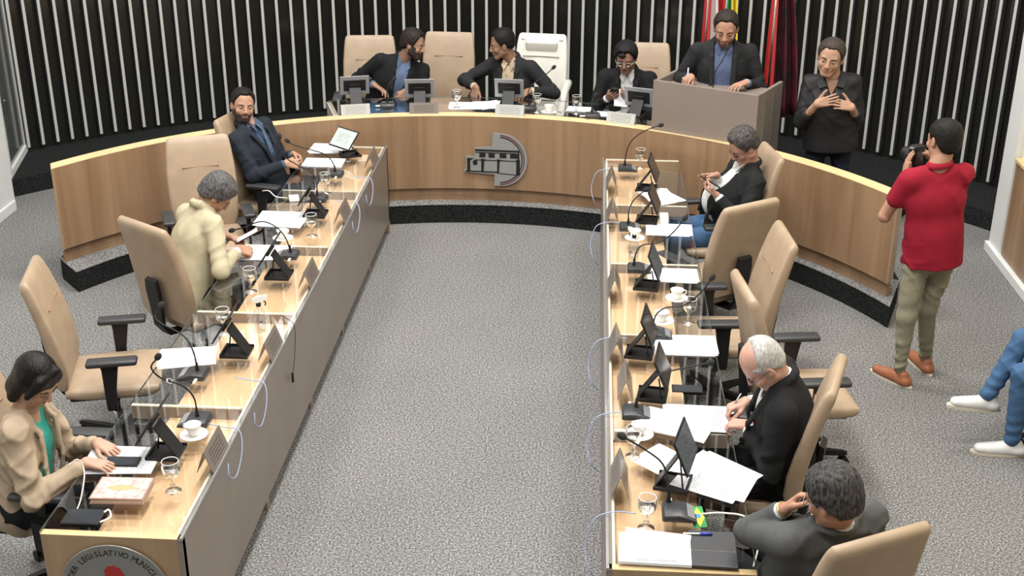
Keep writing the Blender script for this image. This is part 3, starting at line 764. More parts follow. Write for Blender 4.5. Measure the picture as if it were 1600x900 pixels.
# microphones: base centre, direction of its front (degrees), gooseneck path in world offsets
M_FOAM = mat('mic_foam', (0.02, 0.02, 0.022), 0.9, bump=0.6, bscale=500)
M_CONSOLE = mat('mic_console', (0.035, 0.036, 0.04), 0.3)
BASE_ME = [None]
def mic(x, y, z, face, neck, label, base=True, ring=False):
    t = thing('desk_microphone', label, 'microphone', (x, y, z), 0, 'gooseneck desk microphones')
    R = rotm(0, 0, math.radians(face - 90))
    if base:
        b = MB(); rings = []
        for yy, w, h0, h1 in ((-.07, .11, .0, .022), (-.06, .125, .0, .032), (.0, .125, .0, .036), (.05, .13, .0, .022), (.075, .12, .0, .01)):
            rings.append([R @ Vector((xx, yy, (h0 + h1) / 2 + zz)) for xx, zz in rrect(w, h1 - h0, min(.008, (h1 - h0) * .4), 2)])
        b.loft(rings).build('base', M_CONSOLE, t, 'auto')
        MB().box(R @ Vector((0, .052, .0225)), (.1, .035, .004), R @ rotm(-.42), bev=.002).build('button_panel', mat('mic_panel', (0.3, 0.31, 0.33), 0.3, 0.4), t)
        MB().box(R @ Vector((-.08, -.03, .014)), (.045, .014, .011), R, bev=.003).build('plug', M_WCABLE, t)
    n0 = Vector(neck[0]); MB().lathe([(.012, 0), (.009, .02), (.0055, .05)], c=(n0.x, n0.y, n0.z), n=12).build('neck_socket', M_BLACKPL, t, True)
    pts = spline(neck, 7)
    MB().tube(pts, .0042, 8).build('gooseneck', M_BLACKPL, t, True)
    d = (Vector(pts[-1]) - Vector(pts[-2])).normalized(); q = d.to_track_quat('Z', 'Y').to_matrix()
    MB().sphere(Vector(pts[-1]) + d * .014, (.016, .016, .024), q).build('foam_head', M_FOAM, t, True)
    if ring: MB().tube([Vector(pts[len(pts) // 2]) + q @ Vector((.014 * math.cos(a), .014 * math.sin(a), 0)) for a in np.linspace(0, 2 * PI, 16, endpoint=False)], .004, 6, closed=True).build('ring', M_STEEL, t, True)
    return t
mic(-1.84, 5.15, TZ, 180, [(.01, .0, .03), (.0, .01, .13), (-.05, .0, .2), (-.14, -.01, .24), (-.17, -.04, .31), (-.13, -.06, .37)], 'microphone beside the white cup at the near end of the left desk', True, True)
mic(-1.99, 5.62, TZ, 180, [(.02, .0, .03), (.01, .0, .14), (-.04, .02, .22), (-.16, .04, .28), (-.19, .06, .31), (-.17, .08, .345)], 'microphone beside loose papers, left desk between two empty places')
mic(-1.88, 7.26, TZ, 180, [(.02, .0, .03), (.0, .0, .12), (-.06, .02, .19), (-.16, .04, .22), (-.29, .05, .17), (-.35, .06, .15)], 'microphone pointing at the yellow-jacket man')
mic(-1.91, 8.33, TZ, 180, [(.0, .0, .03), (-.0, .0, .14), (-.04, .03, .2), (-.15, .05, .25), (-.24, .07, .31), (-.26, .08, .43)], 'microphone in front of the empty chair facing the viewer')
mic(-1.90, 8.88, TZ, 180, [(.01, .0, .03), (.0, .0, .1), (-.06, .02, .16), (-.18, .04, .19), (-.3, .05, .22), (-.34, .06, .24)], 'microphone in front of the navy-suit man')
mic(0.31, 9.19, TZ, 0, [(-.02, .0, .03), (-.01, .0, .15), (.03, .0, .24), (.1, .0, .3), (.18, .0, .34), (.225, .0, .355)], 'tall microphone at the far end of the right desk')
mic(0.30, 7.92, TZ, 0, [(-.01, .0, .03), (-.01, .0, .12), (.01, .0, .19), (.05, .0, .24), (.09, .01, .27)], 'microphone behind the spray bottle, right desk')
mic(0.34, 7.2, TZ, 0, [(-.03, .0, .03), (-.02, .0, .12), (.02, .0, .17), (.12, .0, .19), (.2, .02, .25), (.26, .03, .33)], 'microphone beside the lit tablet of the empty place, right desk')
mic(0.42, 6.27, TZ, 0, [(-.03, .0, .03), (-.02, .0, .12), (.03, .0, .17), (.13, .0, .19), (.22, .02, .26), (.27, .04, .33)], 'microphone curving over the nearer white cup, right desk')
mic(0.275, 5.37, TZ, 0, [(.0, .02, .03), (.02, .03, .12), (.09, .04, .2), (.22, .05, .24), (.33, .05, .27)], 'microphone reaching toward the bald man')
mic(0.43, 4.52, TZ, 0, [(-.04, .05, .03), (-.05, .06, .14), (-.08, .06, .22), (-.16, .05, .29), (-.24, .04, .345)], 'microphone bent toward the aisle at the near end of the right desk')
def dome(x, y, lab, neck): mic(x, y, DT, 100, neck, lab)
dome(-1.70, 10.26, 'microphone on the bench in front of the bearded man', [(.0, .0, .03), (.0, .0, .12), (.01, .02, .18), (.04, .05, .21), (.05, .08, .215)])
dome(-0.50, 10.27, 'microphone on the bench pointing at the white chair', [(.0, .0, .03), (-.01, .0, .12), (.02, .02, .2), (.12, .05, .27), (.19, .08, .33)])
dome(0.03, 10.08, 'microphone on the bench in front of the man with round glasses', [(.0, .0, .03), (.0, .0, .09), (.0, .02, .13), (.02, .05, .16)])
# nameplates: bent tents of acrylic
def nameplate(x, y, z, rz, label, dark=True, h=0.105, L_=0.25, wd=0.075):
    t = thing('nameplate', label, 'nameplate', (x, y, z), rz, 'bent acrylic nameplates')
    m = M_PLATE if dark else M_PLATELT
    for s, nm in ((1, 'front_face'), (-1, 'rear_face')):
        p = Vector((0, s * wd / 2, 0)); q = Vector((0, 0, h)); mid = (p + q) / 2; ln = (q - p).length; ang = math.atan2((q - p).z, (q - p).y)
        b = MB().box((0, 0, 0), (L_, ln, .003)); me = b.mesh(nm, m)
        o = link(nm, me, t, mid); o.rotation_euler = (ang, 0, 0)
    return t
for x, y, l in ((-1.665, 4.83, 'nameplate at the near end of the left desk, beside the goblet'), (-1.665, 5.93, 'nameplate beside the second tablet stand, left desk'), (-1.665, 6.9, 'nameplate opposite the yellow-jacket man'),
    (-1.665, 8.0, 'nameplate opposite the empty chair facing the viewer, left desk'), (-1.665, 9.2, 'nameplate at the far end of the left desk')):
    nameplate(x, y, TZ, -PI / 2, l)
for x, y, l in ((0.185, 8.86, 'nameplate at the far end of the right desk'), (0.185, 8.16, 'nameplate beside the second tablet of the right desk'), (0.185, 6.92, 'nameplate beside the lit tablet, right desk'),
    (0.185, 6.08, 'nameplate opposite the stacked printed papers, right desk'), (0.225, 5.64, 'nameplate opposite the bald man, right desk'), (0.185, 4.76, 'nameplate under the bent microphone, near end of the right desk')):
    nameplate(x, y, TZ, PI / 2, l)
for x, y, dk_, l in ((-1.93, 10.01, False, 'grey nameplate in front of the bearded man, leftmost on the bench'), (-1.37, 10.1, True, 'dark nameplate on the bench in front of the wide-open empty chair'), (-0.65, 10.09, False, 'grey nameplate in front of the man in profile'), (0.27, 9.92, False, 'grey nameplate in front of the man with round glasses')):
    nameplate(x, y, BT + 0.001, math.atan2(y - BC[1], x - BC[0]) - PI / 2 + PI, l, dk_, 0.085, 0.24, 0.06)
# tablets on stands; local +Y looks at the user
M_DOC = print_mat('tablet_document', (0.42, 0.48, 0.45), (0.12, 0.15, 0.15), 16, 16, 0.2, 0.55, 0.2, 0.3)
for n_ in MATS['tablet_document'].node_tree.nodes:
    if n_.type == 'MIX':
        b_ = MATS['tablet_document'].node_tree.nodes['Principled BSDF']; MATS['tablet_document'].node_tree.links.new(n_.outputs[2], b_.inputs['Emission Color']); b_.inputs['Emission Strength'].default_value = 0.25
def tablet(x, y, z, user, label, lit=0, tilt=33, hh=0.16, rear=False, back=None, yaw=0):
    t = thing('tablet_on_stand', label, 'tablet', (x, y, z), math.radians(user - 90), 'tablets on folding stands')
    st = MB(); st.box((0, 0, .004), (.15, .15, .008), bev=.002); st.box((0, .07, .012), (.15, .012, .02), bev=.003)
    for s in (-1, 1): st.box((s * .071, 0, .011), (.008, .15, .014))
    st.build('stand_base', M_BLACKPL, t)
    a = Vector((0, -.068, .006)); b = Vector((0, .03, hh)); d = b - a; ang = math.atan2(d.z, d.y)
    MB().box((a + b) / 2, (.1, d.length, .007), rotm(ang), bev=.002).build('stand_arm', M_BLACKPL, t)
    MB().tube([(.035, .05, .01), (.02, .03, hh * .75)], .004, 6).build('stand_strut', M_BLACKPL, t)
    R = rotm(0, 0, math.radians(yaw)) @ rotm(-math.radians(90 - tilt)); c = Vector((0, .045, hh + .02))
    MB().box(c, (.25, .172, .009), R, bev=.0035).build('tablet_body', M_GREYPL if rear else M_BLACKPL, t)
    mm = M_DOC if lit == 1 else (mat('dim_screen', (0.1, 0.11, 0.12), 0.15, noise=.5, nscale=60, emit=((0.2, 0.22, 0.25), .15)) if lit == 2 else M_SCREENOFF)
    sc = link('screen', MB().box((0, 0, 0), (.232, .15, .0015)).mesh('screen', mm), t, c + R @ Vector((0, 0, .0052))); sc.rotation_euler = R.to_euler()
    MB().box(c + R @ Vector((0, .01, -.01)), (.09, .05, .014), R, bev=.004).build('clamp', M_BLACKPL, t)
    if rear: MB().box(c + R @ Vector((0, .0, -.0055)), (.19, .1, .004), R, bev=.001).build('clamp_plate', M_BLACKPL, t)
    return t
for x, y, l, lit, yw in ((-1.89, 4.86, 'tablet on a stand beside the printed pages of the dark-haired woman', 0, 0), (-1.84, 5.90, 'tablet on a black stand beside the goblet and spray bottle', 0, 0), (-1.86, 6.95, 'tablet on a black stand in front of the yellow-jacket man', 0, 0),
    (-1.86, 8.03, 'tablet on a black stand beside papers of the empty place, left desk', 0, 0)):
    tablet(x, y, TZ, 180, l, lit)
tablet(-1.87, 9.4, TZ, 205, 'lit tablet showing a page, far end of the left desk', 1, 42, .12, yaw=25)
for x, y, l, lit in ((0.44, 8.75, 'tablet on a stand in front of the man with a phone', 0), (0.42, 8.08, 'second tablet on a stand beside a small white box', 0), (0.38, 6.95, 'lit tablet on a stand before the empty place, right desk', 2),
    (0.31, 6.04, 'tablet on a stand beside stacked printed papers, right desk', 0), (0.36, 5.57, 'tablet on a stand beside the black phone, opposite the bald man', 0), (0.42, 4.76, 'tablet on a stand over spread papers at the near end of the right desk', 2)):
    tablet(x, y, TZ, -14 if y < 5 else -8, l, lit, 24, .15 if y > 5 else .18)
for x, y, l in ((-1.99, 10.36, 'tablet seen from behind, in front of the bearded man'), (-1.43, 10.3, 'tablet seen from behind, beside the bearded man hands'), (-0.68, 10.36, 'tablet seen from behind, in front of the man in profile'), (0.4, 10.16, 'tablet seen from behind, in front of the man with round glasses')):
    tablet(x, y, DT, math.degrees(math.atan2(y - BC[1], x - BC[0])), l, 0, 14, .12, True)
# papers
def sheets(x, y, z, rz, label, n=3, w=.21, h=.297, plain=False, spread=.012, seed=1, name='paper_stack', rr=.06):
    rnd = random.Random(seed); t = thing(name, label, 'papers', (x, y, z), rz)
    zz = 0.0006
    for i in range(n):
        th = .0012 if i < n - 1 else .0008
        o = link('sheet', MB().box((0, 0, 0), (w, h, th)).mesh('sheet', M_PAPER if plain or i < n - 1 and i % 2 else M_PRINT), t, (rnd.uniform(-spread, spread), rnd.uniform(-spread, spread), zz), rnd.uniform(-rr, rr)); zz += .0016
    return t
H_ = PI / 2
sheets(-2.07, 4.79, TZ, .05 + H_, 'printed pages under the hand of the dark-haired woman', 3, .22, .32)
sheets(-2.08, 5.83, TZ, .25 + H_, 'loose printed pages beside the microphone, left desk', 2, .21, .297, seed=2)
sheets(-2.03, 7.32, TZ, .1 + H_, 'pages under the hands of the yellow-jacket man', 4, .24, .3, seed=3)
sheets(-2.08, 7.92, TZ, -.05 + H_, 'several printed pages at the empty place beyond the yellow-jacket man', 5, .26, .3, spread=.03, seed=4)
sheets(-2.05, 9.55, TZ, H_, 'sheets under the lit tablet at the far end of the left desk', 4, .24, .32, True, seed=5)
sheets(-2.04, 9.18, TZ, H_, 'white folder of paper in front of the navy-suit man', 6, .2, .31, True, .003, seed=6, rr=.01)
sheets(0.55, 8.61, TZ, .5, 'white sheets in front of the man with a phone', 3, .21, .297, True, .03, 7, rr=.25)
sheets(0.565, 7.92, TZ, H_, 'printed page on the right desk near the phone man knees', 2, .21, .29, seed=8)
sheets(0.54, 7.13, TZ, H_, 'printed page beneath the lit tablet, right desk', 2, .21, .3, seed=9)
sheets(0.56, 6.15, TZ, H_ - .03, 'stack of printed pages between two tablets, right desk', 5, .22, .32, spread=.015, seed=10)
sheets(0.58, 5.36, TZ + .001, H_ - .05, 'printed pages under the hands of the bald man', 3, .25, .34, seed=11)
sheets(0.46, 5.28, TZ + .007, .55 + H_ - .9, 'thick blank-backed pages fanned beside the bald man', 5, .22, .33, True, .01, 12)
sheets(0.42, 4.93, TZ, .8, 'printed sheet under the raised tablet', 1, .21, .297, seed=13)
sheets(0.62, 4.86, TZ + .002, .95, 'spread printed pages beside the bald man sleeve', 3, .21, .297, spread=.03, seed=14, rr=.2)
sheets(0.6, 4.77, TZ + .008, 1.15, 'topmost printed page of the spread near the bald man sleeve', 2, .21, .297, spread=.015, seed=15)
sheets(-1.02, 10.32, DT, .1, 'pages on the bench behind the goblet of water', 3, .3, .21, True, .03, 16)
sheets(-0.84, 10.36, DT, .35, 'crumpled white pages in front of the man in profile', 4, .26, .21, True, .02, 17, rr=.3)
sheets(-0.08, 10.27, DT, -.15, 'white pages on the bench left of the man with round glasses', 6, .2, .15, True, .005, 18)
sheets(0.16, 10.14, DT, -.2, 'second white pages in front of the man with round glasses', 4, .2, .14, True, .005, 19)
# notebook and folder, near end of the right desk
nb = thing('spiral_notebook', 'white spiral notebook under a printed cover at the near end of the right desk', 'notebook', (0.32, 4.265, TZ), -.03)
MB().box((0, -.01, .006), (.29, .2, .012)).build('pages', M_PAPER, nb)
link('cover_sheet', MB().box((0, 0, 0), (.27, .19, .001)).mesh('cover_sheet', M_PRINT), nb, (0.005, .015, .0135), -.12)
for i in range(16): MB().tube([(-.075 + i * .0105, -.092 + .007 * math.cos(a), .01 + .009 * math.sin(a)) for a in np.linspace(0, 2 * PI, 8, endpoint=False)], .0014, 5, closed=True).build('spiral_ring', M_STEEL, nb, True)
fo = thing('document_folder', 'charcoal document folder under a blue pen, near end of the right desk', 'folder', (0.555, 4.275, TZ), -.03)
MB().box((0, 0, .005), (.19, .245, .01), bev=.003).build('cover', mat('folder_charcoal', (0.035, 0.036, 0.04), .35), fo)
MB().box((.0, -.02, .0105), (.188, .0015, .0015)).build('crease', M_STEEL, fo)
pn = thing('ballpoint_pen', 'blue capped clear pen lying on the charcoal folder', 'pen', (0.5, 4.365, TZ + .0155), 0.03)
MB().tube([(-.06, 0, 0), (.01, 0, 0)], .004, 8).build('barrel', M_PAPER, pn, True); MB().tube([(.01, 0, 0), (.06, 0, 0)], .0052, 8).build('cap', mat('pen_blue', (0.02, 0.04, 0.4), .3), pn, True)
# book and flat tablet, near end of the left desk
bk = thing('hardcover_book', 'thick hardcover book with a pale patterned cover on the left desk', 'book', (-1.975, 4.52, TZ), .03)
MB().box((0, 0, .014), (.225, .165, .022)).build('page_block', mat('page_cream', (0.5, 0.38, 0.3), .7), bk)
for z_, nm in ((.0015, 'back_board'), (.0265, 'front_board')): MB().box((0, 0, z_), (.235, .175, .003), bev=.001).build(nm, mat('book_brown', (0.3, 0.18, 0.15), .5), bk)
MB().box((0, 0, .0284), (.222, .162, .0006)).build('cover_print', mat('cover_pale', (0.6, 0.54, 0.5), .45, col2=(0.42, 0.25, 0.22), nscale=38), bk)
MB().prism([(.055 * math.cos(a) * 1.2, .018 * math.sin(a)) for a in np.linspace(0, 2 * PI, 20, endpoint=False)], .0004, (0, 0, .0288)).build('cover_oval', mat('cover_gold', (0.5, 0.33, 0.16), .4), bk)
ft = thing('flat_tablet', 'black tablet lying flat with a white cable, near corner of the left desk', 'tablet', (-2.075, 4.325, TZ), .02)
MB().box((0, 0, .005), (.16, .11, .009), bev=.003).build('body', M_BLACKPL, ft); MB().box((0, 0, .0098), (.145, .096, .0008)).build('screen', M_SCREENOFF, ft)
tag(MB().tube(spline([(-1.99, 4.29, TZ + .006), (-1.96, 4.33, TZ + .006), (-1.985, 4.38, TZ + .008), (-2.0, 4.36, TZ + .006)], 6), .004, 6).build('charging_cable', M_WCABLE, None, True), 'white cable curled at the flat tablet', 'cable')
tag(MB().tube(spline([(-2.12, 4.37, TZ + .006), (-2.13, 4.45, TZ + .02), (-2.17, 4.6, TZ + .05), (-2.2, 4.62, TZ + .1), (-2.24, 4.6, .83)], 6), .003, 6).build('charging_cable', M_WCABLE, None, True), 'white cable rising from the flat tablet to the woman lap', 'cable')
# phones
def phone(x, y, z, rz, label, lit=False, tilt=0, tx=0):
    t = thing('mobile_phone', label, 'phone', (x, y, z), rz); t.rotation_euler = (tx, tilt, rz)
    MB().box((0, 0, 0), (.075, .155, .008), bev=.003).build('body', M_BLACKPL, t)
    MB().box((0, 0, .0043), (.068, .146, .0008)).build('screen', mat('lit_screen', (0.6, 0.5, 0.52), .2, emit=((0.8, 0.6, 0.6), .5)) if lit else M_SCREENOFF, t)
    return t
phone(-2.06, 4.76, TZ + .012, .2 + H_ * .9, 'black phone under the woman fingers')
phone(0.54, 5.65, TZ + .005, H_ - .02, 'black phone lying on the right desk opposite the bald man')
# spray bottles
def spray(x, y, z, rz, label):
    t = thing('spray_bottle', label, 'bottle', (x, y, z), rz, 'clear spray bottles')
    MB().lathe([(.0, .0), (.033, .0), (.034, .01), (.034, .1), (.03, .12), (.014, .15), (.012, .16)], n=20).build('bottle_body', clear_glass('clear_plastic', (0.9, 0.92, 0.93), 1.6) if 'clear_plastic' not in MATS else MATS['clear_plastic'], t, True)
    MB().lathe([(.0, .004), (.031, .004), (.031, .05), (.0, .05)], n=16).build('liquid', MATS['clear_plastic'], t, True)
    MB().lathe([(.014, .155), (.014, .175)], n=14, cap=True).build('collar', M_BLACKPL, t, True)
    MB().loft([[Vector((xx, yy, zz)) for yy, zz in ((-w, z0), (w, z0), (w * .7, z1), (-w * .7, z1))] for xx, w, z0, z1 in ((-.03, .008, .185, .2), (-.01, .012, .178, .21), (.02, .012, .182, .215), (.05, .008, .2, .215))]).build('spray_head', M_CUP, t)
    MB().tube([(.025, 0, .19), (.04, 0, .172), (.036, 0, .155)], .004, 6).build('trigger', M_BLACKPL, t, True)
spray(-1.78, 6.17, TZ, 0.3, 'clear spray bottle with a white trigger head on the left desk')
spray(0.31, 7.36, TZ, 2.4, 'clear spray bottle before the microphone on the right desk')
bx = thing('small_box', 'small white box beside the second tablet of the right desk', 'box', (0.535, 8.08, TZ), 0.0)
MB().box((0, 0, .025), (.06, .09, .05), bev=.003).build('carton', M_CUP, bx)
bx = thing('small_box', 'small white device with a cord beyond the papers, left desk', 'box', (-2.08, 8.33, TZ), 0.3)
MB().box((0, 0, .012), (.07, .09, .024), bev=.004).build('carton', M_CUP, bx)
tag(MB().tube(spline([(-2.13, 8.35, TZ + .005), (-2.2, 8.3, TZ + .03), (-2.28, 8.42, TZ + .03), (-2.35, 8.5, TZ - .0)], 5), .004, 6).build('charging_cable', M_WCABLE, None, True), 'white cord hanging off the left desk by the navy-suit man', 'cable')
fl = thing('flag_card', 'folded green and yellow flag card beside the near right microphone', 'card', (0.51, 4.5, TZ), 0.25)
MB().prism([(-.03, -.05), (.03, -.05), (.035, .06), (-.02, .06)], .002, (0, 0, .0), (1, 0, 0), (0, .9, .35)).build('green_field', mat('card_green', (0.01, 0.25, 0.05), .5), fl)
MB().prism([(0, -.045), (.03, .0), (0.01, .055), (-.02, .01)], .0025, (0, -.001, .001), (1, 0, 0), (0, .9, .35)).build('yellow_diamond', mat('card_yellow', (0.85, 0.75, 0.02), .5), fl)
MB().prism([(.012 * math.cos(a), .012 * math.sin(a)) for a in np.linspace(0, 2 * PI, 12, endpoint=False)], .003, (.005, .008, .006), (1, 0, 0), (0, .9, .35)).build('blue_disc', mat('card_blue', (0.05, 0.2, 0.6), .5), fl)
# USB cables looping over the front panels
def cable(pts, label, r=.0028, m=None):
    tag(MB().tube(spline(pts, 7), r, 6).build('usb_cable', m or M_CABLE, None, True), label, 'cable', 'cables looping over the desk fronts')
for y, l in ((5.12, 'blue cable looping over the left desk front, nearest'), (5.6, 'blue cable looping over the left desk front at the second microphone'), (8.3, 'pale cable looping over the left desk front, second from the far end'), (8.86, 'pale cable looping over the left desk front at the far end')):
    cable([(-1.77, y, TZ + .012), (-1.68, y - .02, TZ + .008), (-1.61, y - .04, TZ + .006), (-1.585, y - .1, TZ - .06), (-1.59, y - .2, TZ - .14), (-1.6, y - .28, TZ - .1), (-1.61, y - .25, TZ - .05)], l)
cable([(-1.72, 6.38, TZ + .006), (-1.66, 6.3, TZ + .02), (-1.61, 6.25, TZ + .004), (-1.6, 6.2, TZ - .1), (-1.6, 6.12, TZ - .22)], 'thin cable with a plug hanging down the left desk front', .002, M_BLACKPL)
tag(MB().box((-1.603, 6.11, TZ - .25), (.012, .014, .06), bev=.003).build('cable_plug', M_BLACKPL, None), 'black cable plug hanging on the left desk front', 'plug')
for y, l in ((9.16, 'pale cable looping over the far end of the right desk front'), (8.0, 'blue cable hanging off the right desk by the second nameplate'), (6.2, 'blue cable looping off the right desk past the third nameplate'), (5.36, 'blue cable looping off the right desk opposite the bald man'), (4.5, 'blue cable looping off the near end of the right desk')):
    cable([(0.25, y, TZ + .012), (0.18, y + .01, TZ + .012), (0.12, y, TZ + .006), (0.07, y - .02, TZ - .02), (0.04, y - .06, TZ - .12), (0.06, y - .12, TZ - .2), (0.1, y - .1, TZ - .26)], l)
tag(MB().tube(spline([(0.53, 4.52, TZ + .01), (0.62, 4.53, TZ + .012), (0.72, 4.5, TZ + .01), (0.76, 4.42, TZ - .05), (0.72, 4.3, TZ - .15), (0.69, 4.2, TZ - .2), (0.66, 4.18, TZ - .12)], 7), .004, 6).build('charging_cable', M_WCABLE, None, True), 'white cable curving off the near end of the right desk', 'cable')
# podium microphone and the pen held there
mm = thing('podium_microphone', 'thin gooseneck microphone at the podium', 'microphone', (1.0, 9.68, 1.17))
MB().tube(spline([(0, 0, 0), (-.03, 0, .1), (-.03, .0, .22), (.03, .02, .33), (.06, .03, .4)], 7), .004, 8).build('gooseneck', M_BLACKPL, mm, True); MB().sphere((.062, .03, .42), (.012, .012, .022)).build('foam_head', M_FOAM, mm, True)
# ---------------------------------------------------------------- people
def vnormals(V, F):
    e1 = V[F[:, 2]] - V[F[:, 0]]; e2 = V[F[:, 3]] - V[F[:, 1]]; fn = np.cross(e1, e2)
    N = np.zeros_like(V)
    for k in range(4): np.add.at(N, F[:, k], fn)
    return N / (np.linalg.norm(N, axis=1)[:, None] + 1e-12)
def folds(V, F, amp, seed=0.0, fq=1.0, mask=1.0):
    N = vnormals(V, F); x, y, z = V[:, 0] * fq, V[:, 1] * fq, V[:, 2] * fq
    a = 16 * z + 9 * x - 7 * y + 2.2 * np.sin(7 * x + 5 * z + seed) + 1.6 * np.sin(11 * y - 6 * z + 2 * seed)
    b = 27 * z - 15 * x + 12 * y + 2.5 * np.sin(9 * y + seed)
    w = (1 - np.abs(np.sin(a))) ** 2 * 1.0 - .4 + .5 * ((1 - np.abs(np.sin(b))) ** 2 - .35)
    m = .5 + .5 * np.sin(5 * x + 6 * z + 3 * seed) 
    return V + N * (w * m * amp * mask)[:, None]
NZ = np.random.RandomState(5).rand(64, 64, 64)
def vnoise(P, fq):
    Q = P * fq + 100.0; i = np.floor(Q).astype(int); t = Q - i; t = t * t * (3 - 2 * t); out = 0
    for a in (0, 1):
        for b in (0, 1):
            for c in (0, 1):
                w = (t[:, 0] if a else 1 - t[:, 0]) * (t[:, 1] if b else 1 - t[:, 1]) * (t[:, 2] if c else 1 - t[:, 2])
                out = out + w * NZ[(i[:, 0] + a) % 64, (i[:, 1] + b) % 64, (i[:, 2] + c) % 64]
    return out * 2 - 1
def skinmat(name, c): return mat('skin_' + name, c, .5, noise=.1, nscale=25, spec=.35)
def cloth(name, c, rough=.85, sheen=0, bs=500): return mat('cloth_' + name, c, rough, noise=.15, nscale=14, bump=.25, bscale=bs, sheen=sheen, spec=.22)
def rot_axes(yaw, pitch, roll):
    """head frame; rows right, forward, up; yaw degrees from +x, pitch positive looks down"""
    cy, sy = math.cos(math.radians(yaw)), math.sin(math.radians(yaw)); cp, sp = math.cos(math.radians(pitch)), math.sin(math.radians(pitch))
    f = np.array([cy * cp, sy * cp, -sp]); r = np.array([sy, -cy, 0.0]); u = np.cross(r, f)
    c, s = math.cos(math.radians(roll)), math.sin(math.radians(roll))
    return np.stack([c * r + s * u, f, c * u - s * r])
def ik(S, T, l1, l2, pole):
    S, T = np.array(S, float), np.array(T, float); d = T - S; D = np.linalg.norm(d)
    if D > (l1 + l2) * .995: k = D * 1.006 / (l1 + l2); l1 *= k; l2 *= k
    a = (l1 * l1 - l2 * l2 + D * D) / (2 * D); h = math.sqrt(max(l1 * l1 - a * a, 0)); u = d / D
    p = np.array(pole, float); p = p - u * (p @ u); p = nrm(p)
    return S + u * a + p * h

